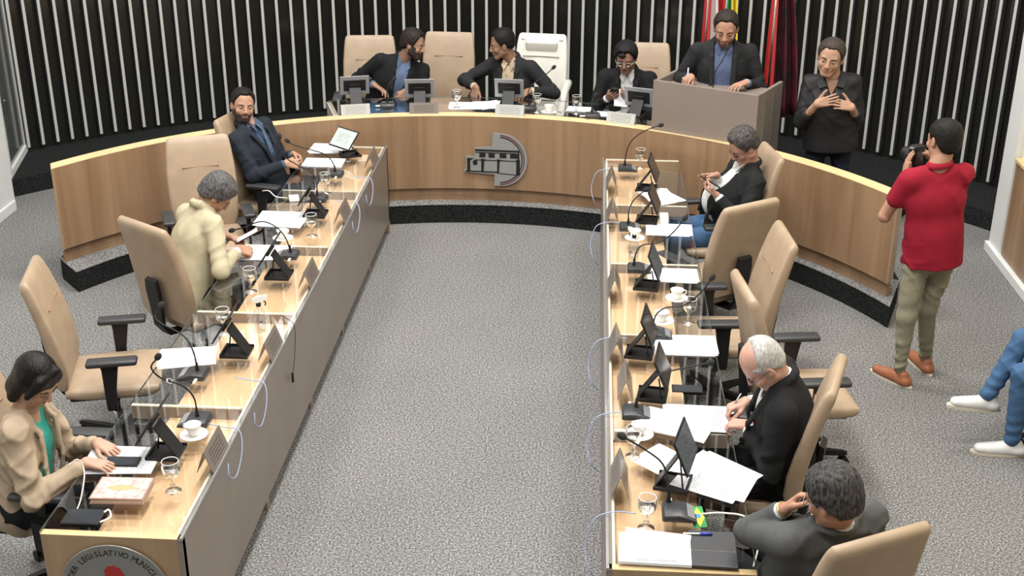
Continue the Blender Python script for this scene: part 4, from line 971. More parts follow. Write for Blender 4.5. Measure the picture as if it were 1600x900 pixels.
def make_head(K, root, loc, HC, HA, NB, skin, sc=1.0, hair=None, beard=None, glasses=None, eyes='open', fat=0.0, brow=(0.02, 0.015, 0.012), earring=False, lipc=None):
    h = .0046; sc = np.array((1.055, 1.0, 1.0)) * sc
    toL = lambda p: HA @ (np.asarray(p) - HC) / sc
    nb = toL(NB); F = Field((-.11, -.145, -.23), (.11, .135, .135), h)
    f = fat
    F.ell((0, -.018, .034), (.076, .094, .08), k=.02); F.ell((0, -.02, .052), (.067, .082, .064), k=.03)
    F.ell((0, .018, -.022), (.062 + f, .07, .085), k=.03)
    F.cap((-.05 - f, .0, -.058), (-.014, .064, -.094), .02 + f, .019, k=.022); F.cap((.05 + f, .0, -.058), (.014, .064, -.094), .02 + f, .019, k=.022)
    F.cap((-.014, .068, -.094), (.014, .068, -.094), .0185, k=.015)
    if f > 0.004: F.ell((0, .03, -.1), (.05, .05, .03), k=.03)
    F.cap((-.034, .066, .022), (.034, .066, .022), .014, k=.016)
    for s in (-1, 1):
        F.ell((s * .04, .062, -.03), (.02, .018, .02), k=.02)
        F.ell((s * .032, .093, .002), (.017, .014, .011), k=.012, op='s')
        F.ell((s * .0315, .0735, .005), (.0145, .0125, .009), k=.004)
    F.cap((0, .084, .012), (0, .105, -.028), .0075, .0115, k=.01)
    for s in (-1, 1): F.ell((s * .011, .094, -.033), (.008, .011, .008), k=.008)
    F.ell((0, .08, -.06), (.03, .014, .018), k=.015)
    F.cap((-.02, .086, -.0625), (.02, .086, -.0625), .0035, k=.003, op='s')
    for s in (-1, 1):
        c = np.array((s * .077, -.008, -.008))
        F.ell(c, (.009, .02, .033), A=[nrm((1, s * .35, 0)), nrm((-s * .35, 1, 0)), (0, 0, 1)], k=.008)
        F.ell(c + np.array((s * .01, .004, .002)), (.006, .01, .018), k=.004, op='s')
    F.cap((0, -.02, -.05), nb + (nb - np.array((0, -.02, -.05))) * 0.0, .054 + f, .058 + f, k=.025)
    V, Fc = F.mesh(); parts = [(V * sc @ HA + HC, Fc)]
    inv = lambda V: V * sc @ HA + HC
    def child(name, V, Fc, m, label=None, par=root, sm=True):
        o = link(name, raw_mesh(name, inv(np.asarray(V, float)) - loc, Fc, m, sm), par)
        if label: o['label'] = label
        return o
    def child_mb(name, mb, m, par=root):
        me = mb.mesh(name, m, True); co = np.empty(len(me.vertices) * 3, np.float32); me.vertices.foreach_get('co', co)
        co = inv(co.reshape(-1, 3).astype(float)) - loc; me.vertices.foreach_set('co', co.astype(np.float32).ravel()); me.update(); return link(name, me, par)
    if eyes == 'open':
        for s in (-1, 1):
            e = child_mb('eye', MB().sphere((s * .0315, .0762, .0005), (.0125, .0092, .0056)), mat('eye_white', (0.42, 0.38, 0.36), .3))
            child_mb('iris', MB().sphere((s * .0315, .0832, .0005), (.0055, .0035, .0055)), mat('iris_dark', (0.02, 0.012, 0.008), .2), e)
    else:
        for s in (-1, 1): child_mb('eyelashes', MB().tube([(s * .019, .083, -.0035), (s * .0315, .0865, -.006), (s * .044, .079, -.003)], .0018, 6), mat('lash_dark', (0.02, 0.012, 0.01), .6))
    bm_ = mat('brow_%d' % int(brow[0] * 1000), brow, .8)
    for s in (-1, 1): child_mb('eyebrow', MB().tube([(s * .014, .0855, .0185), (s * .032, .0845, .025), (s * .05, .071, .02)], [.0035, .0042, .002], 6), bm_)
    lc = lipc or tuple(x * y for x, y in zip(skin, (.62, .4, .38)))
    child_mb('lips', MB().tube([(-.024, .083, -.0625), (-.008, .0935, -.0585), (.008, .0935, -.0585), (.024, .083, -.0625)], [.002, .0042, .0042, .002], 6).tube([(-.02, .085, -.0655), (0, .093, -.069), (.02, .085, -.0655)], [.002, .005, .002], 6), mat('lips_%d_%d' % (int(lc[0] * 1000), int(lc[1] * 1000)), lc, .45))
    if hair:
        st, hc = hair['style'], hair['col']; th = hair.get('t', .012)
        G = Field((-.15, -.19, -.24), (.15, .13, .16), h if st != 'bob' else .0055)
        if st in ('short', 'crop', 'balding', 'curly', 'bun'):
            G.ell((0, -.018, .034), (.076, .094, .08), k=0.0); G.ell((0, -.02, .052), (.067, .082, .064), k=.03); G.ell((0, -.045, -.02), (.064, .056, .07), k=.03)
            fz, sz, bz = hair.get('front', .068), hair.get('side', .004), hair.get('back', -.075)
            def region(X, Y, Z):
                zl = np.interp(np.clip(Y, -.2, .2), [-.12, -.06, -.03, -.012, .006, .022, .03, .05, .075, .12], [bz, bz + .012, sz - .028, sz - .004, sz - .012, sz - .022, sz + .02, fz - .02, fz + .004, fz + .01]).astype(np.float32)
                zl = zl + np.where((Y > .03) & (np.abs(X) > .03), (np.abs(X) - .03) * -.25, 0) + .003 * np.sin(X * 210 + Y * 120) + .0025 * np.sin(X * 95 - Y * 160 + 1) - np.where(Y > .04, .012 * np.clip(1 - np.abs(np.abs(X) - .034) / .02, 0, 1) * -1, 0)
                d = Z - zl
                if st == 'balding': d = np.minimum(d, np.maximum(np.hypot(X * 1.1, Y - .05) - .085, .062 - Z) + .0 * X)
                return d
            sl, X, Y, Z = G.sub(G.lo, G.lo + G.h * G.n)
            d = np.broadcast_to(region(X, Y, Z), G.a[sl].shape); q = np.clip((d + .002) / hair.get('fade', .028), 0, 1); q = q * q * (3 - 2 * q)
            top_ = 1 + hair.get('lift', .35) * np.clip((Z - .06) / .06, 0, 1)
            G.a[sl] = np.where(d < -.004, .05, G.a[sl] + .003 - (th + .003) * q * top_)
            for c, r in hair.get('extra', []): G.ell(c, r, k=.015)
            if st == 'bun': G.ell((0.0, -.065, .11), (.04, .042, .03), k=.015)
        elif st == 'bob':
            G.ell((0, -.022, .036), (.086, .104, .094), k=0)
            for s in (-1, 1):
                G.cap((s * .066, -.02, .02), (s * .078, -.015, -.1), .034, .026, k=.03, fr=(1, 0, 0), sq=.8); G.cap((s * .05, .05, .07), (s * .083, .045, -.02), .02, .014, k=.025)
            G.ell((0, -.06, -.07), (.078, .05, .1), k=.04)
            G.cap((-.03, .04, .1), (.06, .045, .08), .02, .014, k=.02)
        V, Fc = G.mesh()
        if len(V):
            N = vnormals(V, Fc); am = hair.get('amp', .0018); q = 260 if st not in ('curly',) else 150
            sx = np.array((1, .3, .35)) if st != 'curly' else np.array((1, .55, .5))
            w = vnoise(V * sx, 150 if st != 'curly' else 110) + .6 * vnoise(V * sx, 60 if st != 'curly' else 50)
            V = V + N * (w * am * 0.8)[:, None]
            child('hair', V, Fc, mat('hair_%s' % K, hc, .42 if st in ('bob', 'bun') else .6, noise=.45, nscale=120, stretch=(1, .5, .3), spec=.2, bump=.4, bscale=140, col2=hair.get('col2')))
    if beard:
        G = Field((-.1, -.06, -.15), (.1, .12, .02), h); t = beard.get('t', .004)
        G.ell((0, .018, -.022), (.062 + f + t, .07 + t, .085 + t), k=0)
        for s in (-1, 1): G.cap((s * (.05 + f), .0, -.058), (s * .014, .064, -.094), .02 + f + t, .019 + t, k=.022)
        G.cap((-.014, .068, -.094), (.014, .068, -.094), .0185 + t * 1.5, k=.015); G.ell((0, .08, -.06), (.03 + t, .014 + t, .018 + t), k=.015)
        sl, X, Y, Z = G.sub(G.lo, G.lo + G.h * G.n)
        top = np.where(np.abs(X) < .034, -.046, -.046 + (np.abs(X) - .034) * 1.3) + np.where(Y < .01, .02, 0)
        mouth = .0095 - np.hypot((X + 0 * Z) * .36, Z + .0635) - np.where(Y > .06, 0, 1)
        reg = np.maximum(np.maximum(Z - top, mouth), -.012 - Y)
        G.a[sl] = np.maximum(G.a[sl], reg); V, Fc = G.mesh()
        if len(V): child('beard', V, Fc, mat('beard_%s' % K, beard['col'], .8, noise=.3, nscale=80))
    if glasses:
        gm = mat('frame_%s' % K, glasses, .3, .4 if glasses[0] > .2 else 0); gr = MB()
        ga = 18 if True else 0
        for s in (-1, 1):
            gr.tube([(s * .033 + .022 * math.cos(a), .094 - .004 * abs(math.cos(a)), -.003 + .017 * math.sin(a)) for a in np.linspace(0, 2 * PI, 18, endpoint=False)], .0017, 6, closed=True)
            gr.tube([(s * .055, .09, .002), (s * .072, .07, .004), (s * .082, .0, .004), (s * .08, -.02, -.01)], .0016, 6)
        gr.tube([(-.011, .095, -.001), (0, .098, .002), (.011, .095, -.001)], .0016, 6)
        g_ = child_mb('glasses', gr, gm); 
        ln = MB()
        for s in (-1, 1): ln.prism([(s * .033 + .0215 * math.cos(a), -.003 + .0165 * math.sin(a)) for a in np.linspace(0, 2 * PI, 16, endpoint=False)], .0006, (0, .0935, 0), (1, 0, 0), (0, 0, 1))
        child_mb('lens', ln, MATS.get('clear_plastic'), g_)
    if earring: child_mb('earring', MB().sphere((.083, .0, -.045), .006), mat('pearl', (0.7, 0.66, 0.55), .2))
    return parts
HANDPOSE = {'rest': (.25, .35, .25), 'flat': (.06, .1, .08), 'curl': (.7, .8, .5), 'grip': (.95, 1.15, .7), 'pinch': (.75, .75, .45), 'point': (.9, 1.2, .8), 'open': (.12, .2, .15)}
def make_hand(Wp, d, pn, right, pose, elbow, bare=False, size=1.0, spread=.1):
    d = nrm(d); pn = np.asarray(pn, float); pn = nrm(pn - d * (pn @ d)); z = -pn; s = np.cross(d, z)       # local: x thumb side, y fingers, z back of hand
    sg = -1.0 if right else 1.0
    A = np.stack([s * sg, d, z])                   # rows
    toL = lambda p: A @ (np.asarray(p, float) - Wp) / size
    el = toL(elbow); u = nrm(el); fa = el if bare else u * .1
    lo = np.minimum((-.085, -.03, -.13), fa - .055); hi = np.maximum((.11, .22, .07), fa + .055)
    F = Field(lo, hi, .0037)
    for x0, x1, L_ in ((.018, .031, .082), (.006, .011, .088), (-.006, -.01, .084), (-.016, -.029, .076)):
        F.cap((x0, .0, 0), (x1, L_, 0), .0165, .0105, k=.012)
    F.cap((.02, .01, -.006), (.03, .045, -.01), .015, .012, k=.012)
    c = HANDPOSE[pose]
    for i, (x, y0, ln, r) in enumerate(((.031, .084, .072, .0086), (.0105, .089, .08, .0088), (-.01, .086, .075, .0084), (-.0285, .078, .06, .0075))):
        cc = c
        if pose == 'point' and i == 0: cc = (.1, .15, .1)
        if pose == 'pinch': cc = tuple(q * (1 + .18 * i) for q in c)
        p = np.array((x, y0, 0.0)); ang = 0.0; sp = (1.5 - i) * spread * .9; 
        for j, fr in enumerate((.45, .3, .25)):
            ang += cc[j] * (1 + .08 * i); q = p + ln * fr * np.array((math.sin(sp) * math.cos(ang), math.cos(sp) * math.cos(ang), -math.sin(ang)))
            F.cap(p, q, r * (1 - .06 * j), r * (.93 - .06 * j), k=.0022); p = q
    tp = {'grip': ((.044, .05, -.022), (.03, .075, -.042), (.01, .085, -.05)), 'pinch': ((.046, .05, -.024), (.042, .08, -.04), (.034, .1, -.048)), 'curl': ((.046, .05, -.02), (.044, .078, -.034), (.034, .098, -.04)), 'open': ((.05, .045, -.002), (.072, .07, .004), (.085, .092, .01))}.get(pose, ((.046, .046, -.012), (.058, .073, -.018), (.058, .097, -.022)))
    p = np.array((.024, .016, -.004))
    for q, r in zip(tp, (.0125, .0102, .0092)):
        q = np.array(q); F.cap(p, q, r * 1.1, r, k=.005); p = q
    if bare: F.cap((0, -.004, 0), fa, .026, .043, k=.015)
    else: F.cap((0, -.004, 0), fa, .025, .03, k=.012)
    V, Fc = F.mesh()
    if sg * 1 < 0: Fc = Fc[:, ::-1] if np.linalg.det(A) < 0 else Fc
    elif np.linalg.det(A) < 0: Fc = Fc[:, ::-1]
    return (V * size @ A + Wp, Fc)

SHARED_SHOE = {}
def person(K, label, floor, P, NB, HC, face, head, hands, legs, top, bottom, skin, hair, upper='suit', shirt=None, tie=None, beard=None, glasses=None, eyes='open', fat=0.0, hsc=1.0, sw=.185, belly=0.0, short=False, shoe=(0.02, 0.02, 0.02), poles=None, shyaw=0.0, fold=.006, wedge=(.32, .072, .012), seed=1.0, earring=False, lipc=None, tr=.088, girth=1.0, brow=(0.02, 0.015, 0.012), bare=False, neckgap=0, collar=True):
    """all positions are in the room's coordinates"""
    P, NB, HC = (np.array(v, float) for v in (P, NB, HC)); loc = np.array((P[0], P[1], floor))
    root = thing('person', label, 'person', tuple(loc)); off = loc
    th = math.radians(face); f0 = np.array([math.cos(th), math.sin(th), 0]); r0 = np.array([math.sin(th), -math.cos(th), 0])
    u = nrm(NB - P); r = nrm(r0 - u * (r0 @ u)); f = np.cross(u, r)
    f = f if f @ f0 > 0 else -f
    r2 = nrm(r * math.cos(math.radians(shyaw)) + f * math.sin(math.radians(shyaw)))
    SL = NB - u * .058 - r2 * sw * .96; SR = NB - u * .058 + r2 * sw * .96
    HA = rot_axes(*head)
    HB = HC + HA.T @ np.array((0, -.035, -.06)) * hsc
    ms = skinmat(K, skin)
    def mesh_child(name, VF, m, par=root, label=None, fo=0.0, fq=1.0):
        V, Fc = VF; mk = 1.0
        if fo and name == 'jacket':
            D = V - NB; mk = np.maximum(np.clip((np.abs(D @ r2) - .1) / .05, .12, 1), np.clip((.03 - D @ f) / .03, 0, 1))
        if fo: V = folds(V, Fc, fo, seed, fq, mk)
        o = link(name, raw_mesh(name, V - off, Fc, m, True), par)
        if label: o['label'] = label
        return o
    # limbs
    arms = []
    if poles is None: poles = [None, None]
    for i, (S, hd) in enumerate(((SR, hands[0]), (SL, hands[1]))):
        if hd is None: arms.append(None); continue
        sd = r if i == 0 else -r
        pole = poles[i] if poles[i] is not None else (sd * .55 - np.array((0, 0, 1.0)) - f * .35)
        E = ik(S, hd[0], .30, .265, pole); arms.append((S, E, np.array(hd[0], float)))
    L = []
    for i, lg in enumerate(legs):
        sd = r if i == 0 else -r; hp = P + sd * .09 - u * .02
        L.append((hp, np.array(lg[0], float), np.array(lg[1], float)))
    # ----- body (one continuous skin, finer at head and hands)
    parts = make_head(K, root, off, HC, HA, NB, skin, hsc, hair, beard, glasses, eyes, fat, brow, earring, lipc)
    allp = [P, NB, SL, SR, HB] + [p for a in arms if a for p in a] + [p for l in L for p in l]
    lo = np.min(allp, 0) - .28; hi = np.max(allp, 0) + .28; lo[2] = max(lo[2], floor - .01)
    B = Field(lo, hi, .016)
    B.cap(P + u * .05, NB - u * .17, .12 * girth, .115 * girth, k=.05, fr=f, sq=.6); B.cap(SL, SR, .045, k=.05); B.cap(NB - u * .1, HB, .05, .045, k=.04)
    for a in arms:
        if a: B.cap(a[0], a[1], .042, .034, k=.03); B.cap(a[1], a[2], .034, .022, k=.02)
    for l in L: B.cap(l[0], l[1], .065, .045, k=.05); B.cap(l[1], l[2], .042, .028, k=.03)
    parts.append(B.mesh())
    for i, a in enumerate(arms):
        if a: parts.append(make_hand(a[2], hands[i][1], hands[i][2], i == 0, hands[i][3], a[1], short or bare, hands[i][4] if len(hands[i]) > 4 else 1.0))
    mesh_child('body', join_vf(parts), ms)
    # ----- upper clothing
    h = .0105
    def torso(Fd, g=0.0, low=.0):
        Fd.cap(P + u * (.07 + low), NB - u * .2, (.155 + g) * girth, (.165 + g) * girth, k=.06, fr=f, sq=.66)
        Fd.cap(NB - u * .2 - r2 * .07, NB - u * .2 + r2 * .07, .1 + g, k=.05, fr=f, sq=.95)
        Fd.cap(SL + r2 * .02, SR - r2 * .02, .052 + g, k=.05); Fd.cap(NB - u * .035 - r2 * .075, NB - u * .035 + r2 * .075, .048 + g, k=.045)
        if belly: Fd.ell(P + u * .2 + f * (.05 + belly), (.15 + g, .1 + belly + g, .15), A=[r, f, u], k=.08)
    def wedge_fn(zb, w1, w0, g=0.0):
        def fn(X, Y, Z):
            dx, dy, dz = X - NB[0], Y - NB[1], Z - NB[2]
            x = dx * r2[0] + dy * r2[1] + dz * r2[2]; y = dx * f[0] + dy * f[1] + dz * f[2]; z = dx * u[0] + dy * u[1] + dz * u[2]
            t = np.clip((z + zb) / zb, 0, 1.4); w = w0 + (w1 - w0) * t + g
            return np.maximum(np.maximum(np.abs(x) - w, -y + .03), -(z + zb))
        return fn
    sh = None
    if upper in ('suit', 'open'):
        zb, w1, w0 = wedge
        if upper == 'open': zb = .62
        J = Field(lo, hi, h); torso(J, .008, -.03)
        J.cap(P - u * .03, P + u * .1, .172 * girth, .16 * girth, k=.05, fr=f, sq=.72)
        for a in arms:
            if a:
                cu = nrm(a[1] - a[2]); J.cap(a[0], a[1], .067, .054, k=.03, wr=(.005, 26, seed, .9)); J.cap(a[1], a[2] + cu * .055, .055, .042, k=.016, wr=(.005, 30, seed * 2, .1))
        W_ = wedge_fn(zb, w1, w0); J.fn(W_, 's', .006)
        # collar and lapels stand proud of the jacket
        ax = nrm(HB - NB)
        def ring(Fd, R_, up_, rad, k, a1=128):
            pts = [NB + ax * (up_ + .022 * math.cos(t)) + (-f * math.cos(t) + r2 * math.sin(t)) * R_ for t in np.linspace(-math.radians(a1), math.radians(a1), 13)]
            for q in range(12): Fd.cap(pts[q], pts[q + 1], rad, k=k)
        if collar: ring(J, .07, .024, .02, .014)
        for s in (-1, 1):
            pts = [NB + u * .015 + s * r2 * .07 + f * .0, NB - u * .08 + s * r2 * (w1 + .022) + f * .1, NB - u * zb * .62 + s * r2 * (w0 * .6 + w1 * .4 + .024) + f * .135 * girth + f * belly * .6, NB - u * zb * .97 + s * r2 * (w0 + .015) + f * .125 * girth + f * belly]
            for q in range(3): J.cap(pts[q], pts[q + 1], .021 if q else .019, .021, k=.012, fr=f, sq=.45)
            J.fn(W_, 's', .003) if s == 1 else None
        if upper == 'open': pass
        mesh_child('jacket', J.mesh(), top, fo=fold * 2.0)
        if shirt is not None:
            nocol = not collar
            S_ = Field(lo, hi, h); torso(S_, -.006, -.02); S_.cap(P, P + u * .1, .155 * girth, k=.05, fr=f, sq=.66)
            if not nocol: ring(S_, .058, .032, .0115, .006, 150)
            else: S_.ell(NB + u * .02 + f * .05, (.055, .06, .085), A=[r2, f, u], k=.01, op='s')
            for a in arms:
                if a and not nocol: cu = nrm(a[1] - a[2]); S_.cap(a[2] + cu * .12, a[2] + cu * .035, .034, .036, k=0)
            sh = mesh_child('shirt', S_.mesh(), shirt, fo=.003)
            cb = MB()
            for s in (() if nocol else (-1, 1)):
                c0 = HB * .4 + NB * .6; cb.add([tuple(v) for v in (NB - u * .0 + f * .055 + r2 * s * .004 - off, NB + u * .045 + f * .045 + r2 * s * .045 - off, NB - u * .02 + f * .09 + r2 * s * .06 - off, NB - u * .065 + f * .1 + r2 * s * .035 - off)], [(0, 1, 2, 3)])
            if not nocol: o = cb.build('shirt_collar', shirt, root); o.modifiers.new('thick', 'SOLIDIFY').thickness = .004
            bt = MB()
            for q in range(0 if nocol else 4): bt.sphere(tuple(NB - u * (.1 + .08 * q) + f * (.112 * girth + belly * (.2 + .27 * q)) - off), .0055, nu=8, nv=5)
            if not nocol: bt.build('button', mat('button_dark', (0.05, 0.05, 0.06), .4), sh if sh else root, True)
    else:
        J = Field(lo, hi, h); torso(J, .004 if upper == 'polo' else .002, -.05 if upper != 'polo' else -.04)
        J.cap(P - u * .16, P + u * .1, .182 * girth, .162 * girth, k=.05, fr=f, sq=.86)
        for a in arms:
            if a:
                if short: J.cap(a[0], a[0] * .5 + a[1] * .5, .07, .062, k=.03)
                else:
                    cu = nrm(a[1] - a[2]); J.cap(a[0], a[1], .066, .056, k=.03, wr=(.005, 24, seed, .9)); J.cap(a[1], a[2] + cu * (.17 if upper == 'blouse' else .05), .058, .047, k=.016)
        if upper == 'blouse': J.fn(wedge_fn(.15, .05, .005), 's', .004)
        hem = P - u * (.085 if upper == 'polo' else .1)
        J.fn(lambda X, Y, Z: (X - hem[0]) * u[0] + (Y - hem[1]) * u[1] + (Z - hem[2]) * u[2], 's', .006, hem - .33, hem + np.array((.33, .33, .12)))
        mesh_child('polo_shirt' if upper == 'polo' else 'blouse', J.mesh(), top, fo=fold * 1.7)
        # collar band
        cb = MB(); c0 = NB + (HB - NB) * .12; ax = nrm(HB - NB)
        q0 = np.cross(ax, r2); R1 = .068
        pts = [tuple(c0 + (r2 * math.cos(t) + -q0 * math.sin(t)) * R1 + ax * .012 - off) for t in np.linspace(0, 2 * PI, 22, endpoint=False)]
        rings = [[Vector(p) + Vector(ax * dz) + Vector(nrm(np.array(p) + off - c0)) * dr for dz, dr in ((.022, -.004), (.022, .002), (-.018, .014), (-.018, .008))] for p in pts]
        if upper == 'polo': cb.loft(rings, False, True).build('collar', top, root, True)
        else:
            for s in (-1, 1):
                cb.add([tuple(v - off) for v in (NB + u * .03 - f * .06, NB + u * .035 + f * .01 + r2 * s * .07, NB - u * .06 + f * .115 + r2 * s * .035, NB - u * .075 + f * .115 + r2 * s * .09, NB - u * .02 + f * .05 + r2 * s * .115, NB + u * .0 - f * .085 + r2 * s * .03)], [(0, 1, 4, 5), (1, 2, 3, 4)])
            cb.build('collar', top, root).modifiers.new('thick', 'SOLIDIFY').thickness = .008
    # ----- legs
    T = Field(lo, hi, .0115)
    T.ell(P - u * .02, (.158 * girth, .108 * girth, .12), A=[r, f, u], k=.04)
    for l in L:
        T.cap(l[0], l[1], tr, tr * .74, k=.05, wr=(.004, 18, seed, 1.0)); T.cap(l[1], l[2], tr * .74, tr * .52, k=.03, wr=(.005, 40, seed + 1, .9))
    mesh_child('trousers', T.mesh(), bottom, fo=fold * 1.6, fq=1.3)
    # ----- shoes
    for i, lg in enumerate(legs):
        an = L[i][2]; td = nrm(lg[2]); sl_ = lg[3] if len(lg) > 3 else 0.0
        fl_ = nrm(td * math.cos(sl_) + np.array((0, 0, math.sin(sl_)))); up_ = nrm(np.array((0, 0, 1.0)) - fl_ * fl_[2]); sd = np.cross(fl_, up_)
        c = an - up_ * .065
        G = Field(c - .26, c + .26, .006)
        G.cap(c - fl_ * .05, c + fl_ * .17, .04, .036, k=.02, fr=up_, sq=.8); G.cap(c - fl_ * .035 + up_ * .01, an - fl_ * .03 - up_ * .03, .038, .034, k=.02); G.cap(c + fl_ * .03 + up_ * .02, c + fl_ * .12, .034, .03, k=.03)
        G.fn(lambda X, Y, Z: (X - c[0]) * up_[0] + (Y - c[1]) * up_[1] + (Z - c[2]) * up_[2] + .02, 's', .003)
        so = mesh_child('shoe', G.mesh(), mat('shoe_%s' % K, shoe, .5))
        sol = MB(); n = 24; rg = []
        for hgt in (-.034, -.018):
            rg.append([Vector(c + fl_ * (.06 + .165 * math.cos(a)) + sd * ((.037 + .007 * math.cos(a)) * math.sin(a) * 1.12) + up_ * hgt - off) for a in np.linspace(0, 2 * PI, n, endpoint=False)])
        sol.loft(rg).build('sole', mat('sole_%s' % K, (0.6, 0.55, 0.45) if shoe[0] > .1 else (0.02, 0.02, 0.02), .6), so)
    if tie is not None:
        tm = MB(); rg = []
        for z_, w_, fo_ in ((.0, .012, .07), (-.03, .016, .1), (-.05, .012, .11), (-.2, .026, .122), (-.34, .034, .118)):
            c = NB + u * z_ + f * (fo_ * girth + .004) - off; rg.append([Vector(c + r2 * w_), Vector(c + r2 * w_ + f * .008), Vector(c - r2 * w_ + f * .008), Vector(c - r2 * w_)])
        tm.loft(rg).build('tie', tie, root, True)
    return dict(root=root, r=r, f=f, u=u, arms=arms, off=off, NB=NB, HA=HA, HC=HC, mesh=mesh_child)
# ---------------------------------------------------------------- the cast
def sit(P, face, kz=.55, kd=.43, sp=.11, az=.1, ext=.06, ang=0):
    t = math.radians(face + ang); f = np.array([math.cos(t), math.sin(t), 0]); r = np.array([f[1], -f[0], 0]); P = np.array(P, float); z0 = P[2] - .58
    out = []
    for s in (1, -1):
        k = P + f * kd + r * s * sp; k[2] = z0 + kz; a = k + f * ext + r * s * .01; a[2] = z0 + az
        out.append((k, a, f))
    return out
def stand(P, floor, face, sp=.1):
    t = math.radians(face); f = np.array([math.cos(t), math.sin(t), 0]); r = np.array([f[1], -f[0], 0]); P = np.array(P, float); out = []
    for s in (1, -1):
        k = P + f * .02 + r * s * sp; k[2] = floor + .49; a = P + r * s * (sp + .02); a[2] = floor + .1; out.append((k, a, f))
    return out
SHIRT_BLUE = cloth('shirt_blue', (0.1, 0.13, 0.24)); SHIRT_WHITE = cloth('shirt_white', (0.62, 0.63, 0.64)); SHIRT_CREAM = cloth('shirt_cream', (0.52, 0.42, 0.3))
NAVY = cloth('navy', (0.018, 0.024, 0.034)); BLACKSATIN = cloth('black_satin', (0.014, 0.014, 0.016), .42); BLACK = cloth('black', (0.012, 0.0125, 0.014)); CHAR = cloth('charcoal', (0.02, 0.021, 0.023)); GREY = cloth('grey', (0.085, 0.088, 0.09))
YEL = cloth('pale_yellow', (0.47, 0.42, 0.29)); JEANS = cloth('jeans', (0.06, 0.13, 0.25)); DJEANS = cloth('dark_jeans', (0.012, 0.016, 0.03)); KHAKI = cloth('khaki', (0.3, 0.28, 0.2)); RED = cloth('red', (0.3, 0.012, 0.03))
CREAM = cloth('cream_blazer', (0.42, 0.33, 0.24)); TEAL = cloth('teal', (0.03, 0.3, 0.25), .45); BLKPANT = cloth('black_trousers', (0.01, 0.01, 0.012))
DOWN = (0, 0, -1)
# 1 navy suit, left desk, looking at the viewer
P = (-2.44, 9.10, .58)
person('navy', 'man in a navy suit seated at the left desk, turning his face to the viewer', 0, P, (-2.595, 9.13, 1.06), (-2.622, 9.13, 1.215), -22, (-62, 2, 8),
    [((-2.27, 8.95, .82), (.8, .35, -.15), (-.35, .7, -.5), 'curl'), ((-2.25, 9.1, .84), (.75, -.55, -.2), (-.3, -.8, -.4), 'curl')], sit(P, 5), NAVY, DJEANS, (0.42, 0.24, 0.16),
    dict(style='crop', col=(0.012, 0.01, 0.009), t=.009, front=.097, side=.012, back=-.06), shirt=cloth('shirt_steel', (0.06, 0.1, 0.17)), tie=mat('tie_blue', (0.08, 0.13, 0.2), .5, col2=(0.02, 0.03, 0.06), nscale=70), beard=dict(col=(0.03, 0.018, 0.012), t=.003), seed=1.3,
    poles=[np.array((-.3, -.6, -1.0)), None])
# 2 pale yellow jacket, bent over the left desk
P = (-2.50, 7.08, .58)
person('yellow', 'grey-haired man with glasses in a pale yellow jacket bent over papers at the left desk', 0, P, (-2.395, 7.235, 1.06), (-2.305, 7.28, 1.155), 42, (22, 52, -6),
    [((-2.17, 7.17, .83), (.72, .5, -.3), (-.3, .5, -.8), 'pinch'), ((-2.29, 7.38, .83), (.85, .1, -.2), (0, -.6, -.8), 'pinch')], sit(P, 10, kd=.42), YEL, BLKPANT, (0.42, 0.24, 0.16),
    dict(style='curly', col=(0.13, 0.125, 0.125), col2=(0.035, 0.033, 0.035), t=.018, front=.06, side=-.01, back=-.085, amp=.003), shirt=SHIRT_WHITE, glasses=(0.5, 0.42, 0.3), eyes='down', seed=2.1, girth=1.16, sw=.19, fold=.008, poles=[np.array((.3, -.8, -1.0)), None], wedge=(.3, .05, .01))
# 3 woman, near left
P = (-2.53, 4.74, .58)
wp = person('woman', 'dark-haired woman in a cream blazer and teal blouse reading at the near left desk', 0, P, (-2.475, 4.775, 1.02), (-2.40, 4.765, 1.165), 4, (-22, 40, 0),
    [((-2.20, 4.70, .79), (.95, -.05, -.12), (0, 0, -1), 'rest', .92), ((-2.21, 4.87, .79), (.85, -.4, -.15), (0, 0, -1), 'rest', .92)], sit(P, 2), CREAM, BLKPANT, (0.47, 0.28, 0.2),
    dict(style='bob', col=(0.008, 0.006, 0.006), amp=.0009), upper='suit', shirt=TEAL, eyes='down', seed=.7, sw=.165, wedge=(.44, .07, .095), earring=True, lipc=(0.3, 0.08, 0.07), fold=.008, hsc=.97, collar=False)
# 4 bearded man at the bench
P = (-1.80, 10.95, .74)
person('bearded', 'bearded man in a dark jacket leaning aside at the bench, speaking to his neighbour', PZ, P, (-1.645, 10.87, 1.175), (-1.545, 10.82, 1.325), -78, (-12, 16, 6),
    [((-1.88, 10.71, .98), (.75, -.35, -.35), (.1, -.3, -.9), 'rest'), ((-1.60, 10.66, .94), (-.5, -.3, -.6), (-.5, .3, -.5), 'curl')], sit(P, -85, kd=.3, ext=.0), BLACK, JEANS, (0.33, 0.19, 0.13),
    dict(style='short', col=(0.025, 0.018, 0.016), t=.014, front=.09, side=-.005, back=-.07), shirt=cloth('shirt_sky', (0.12, 0.17, 0.28)), beard=dict(col=(0.025, 0.014, 0.01), t=.006), seed=3.3, girth=1.3, sw=.205, poles=[np.array((-.75, 0, -.9)), None], shyaw=0, wedge=(.36, .06, .02))
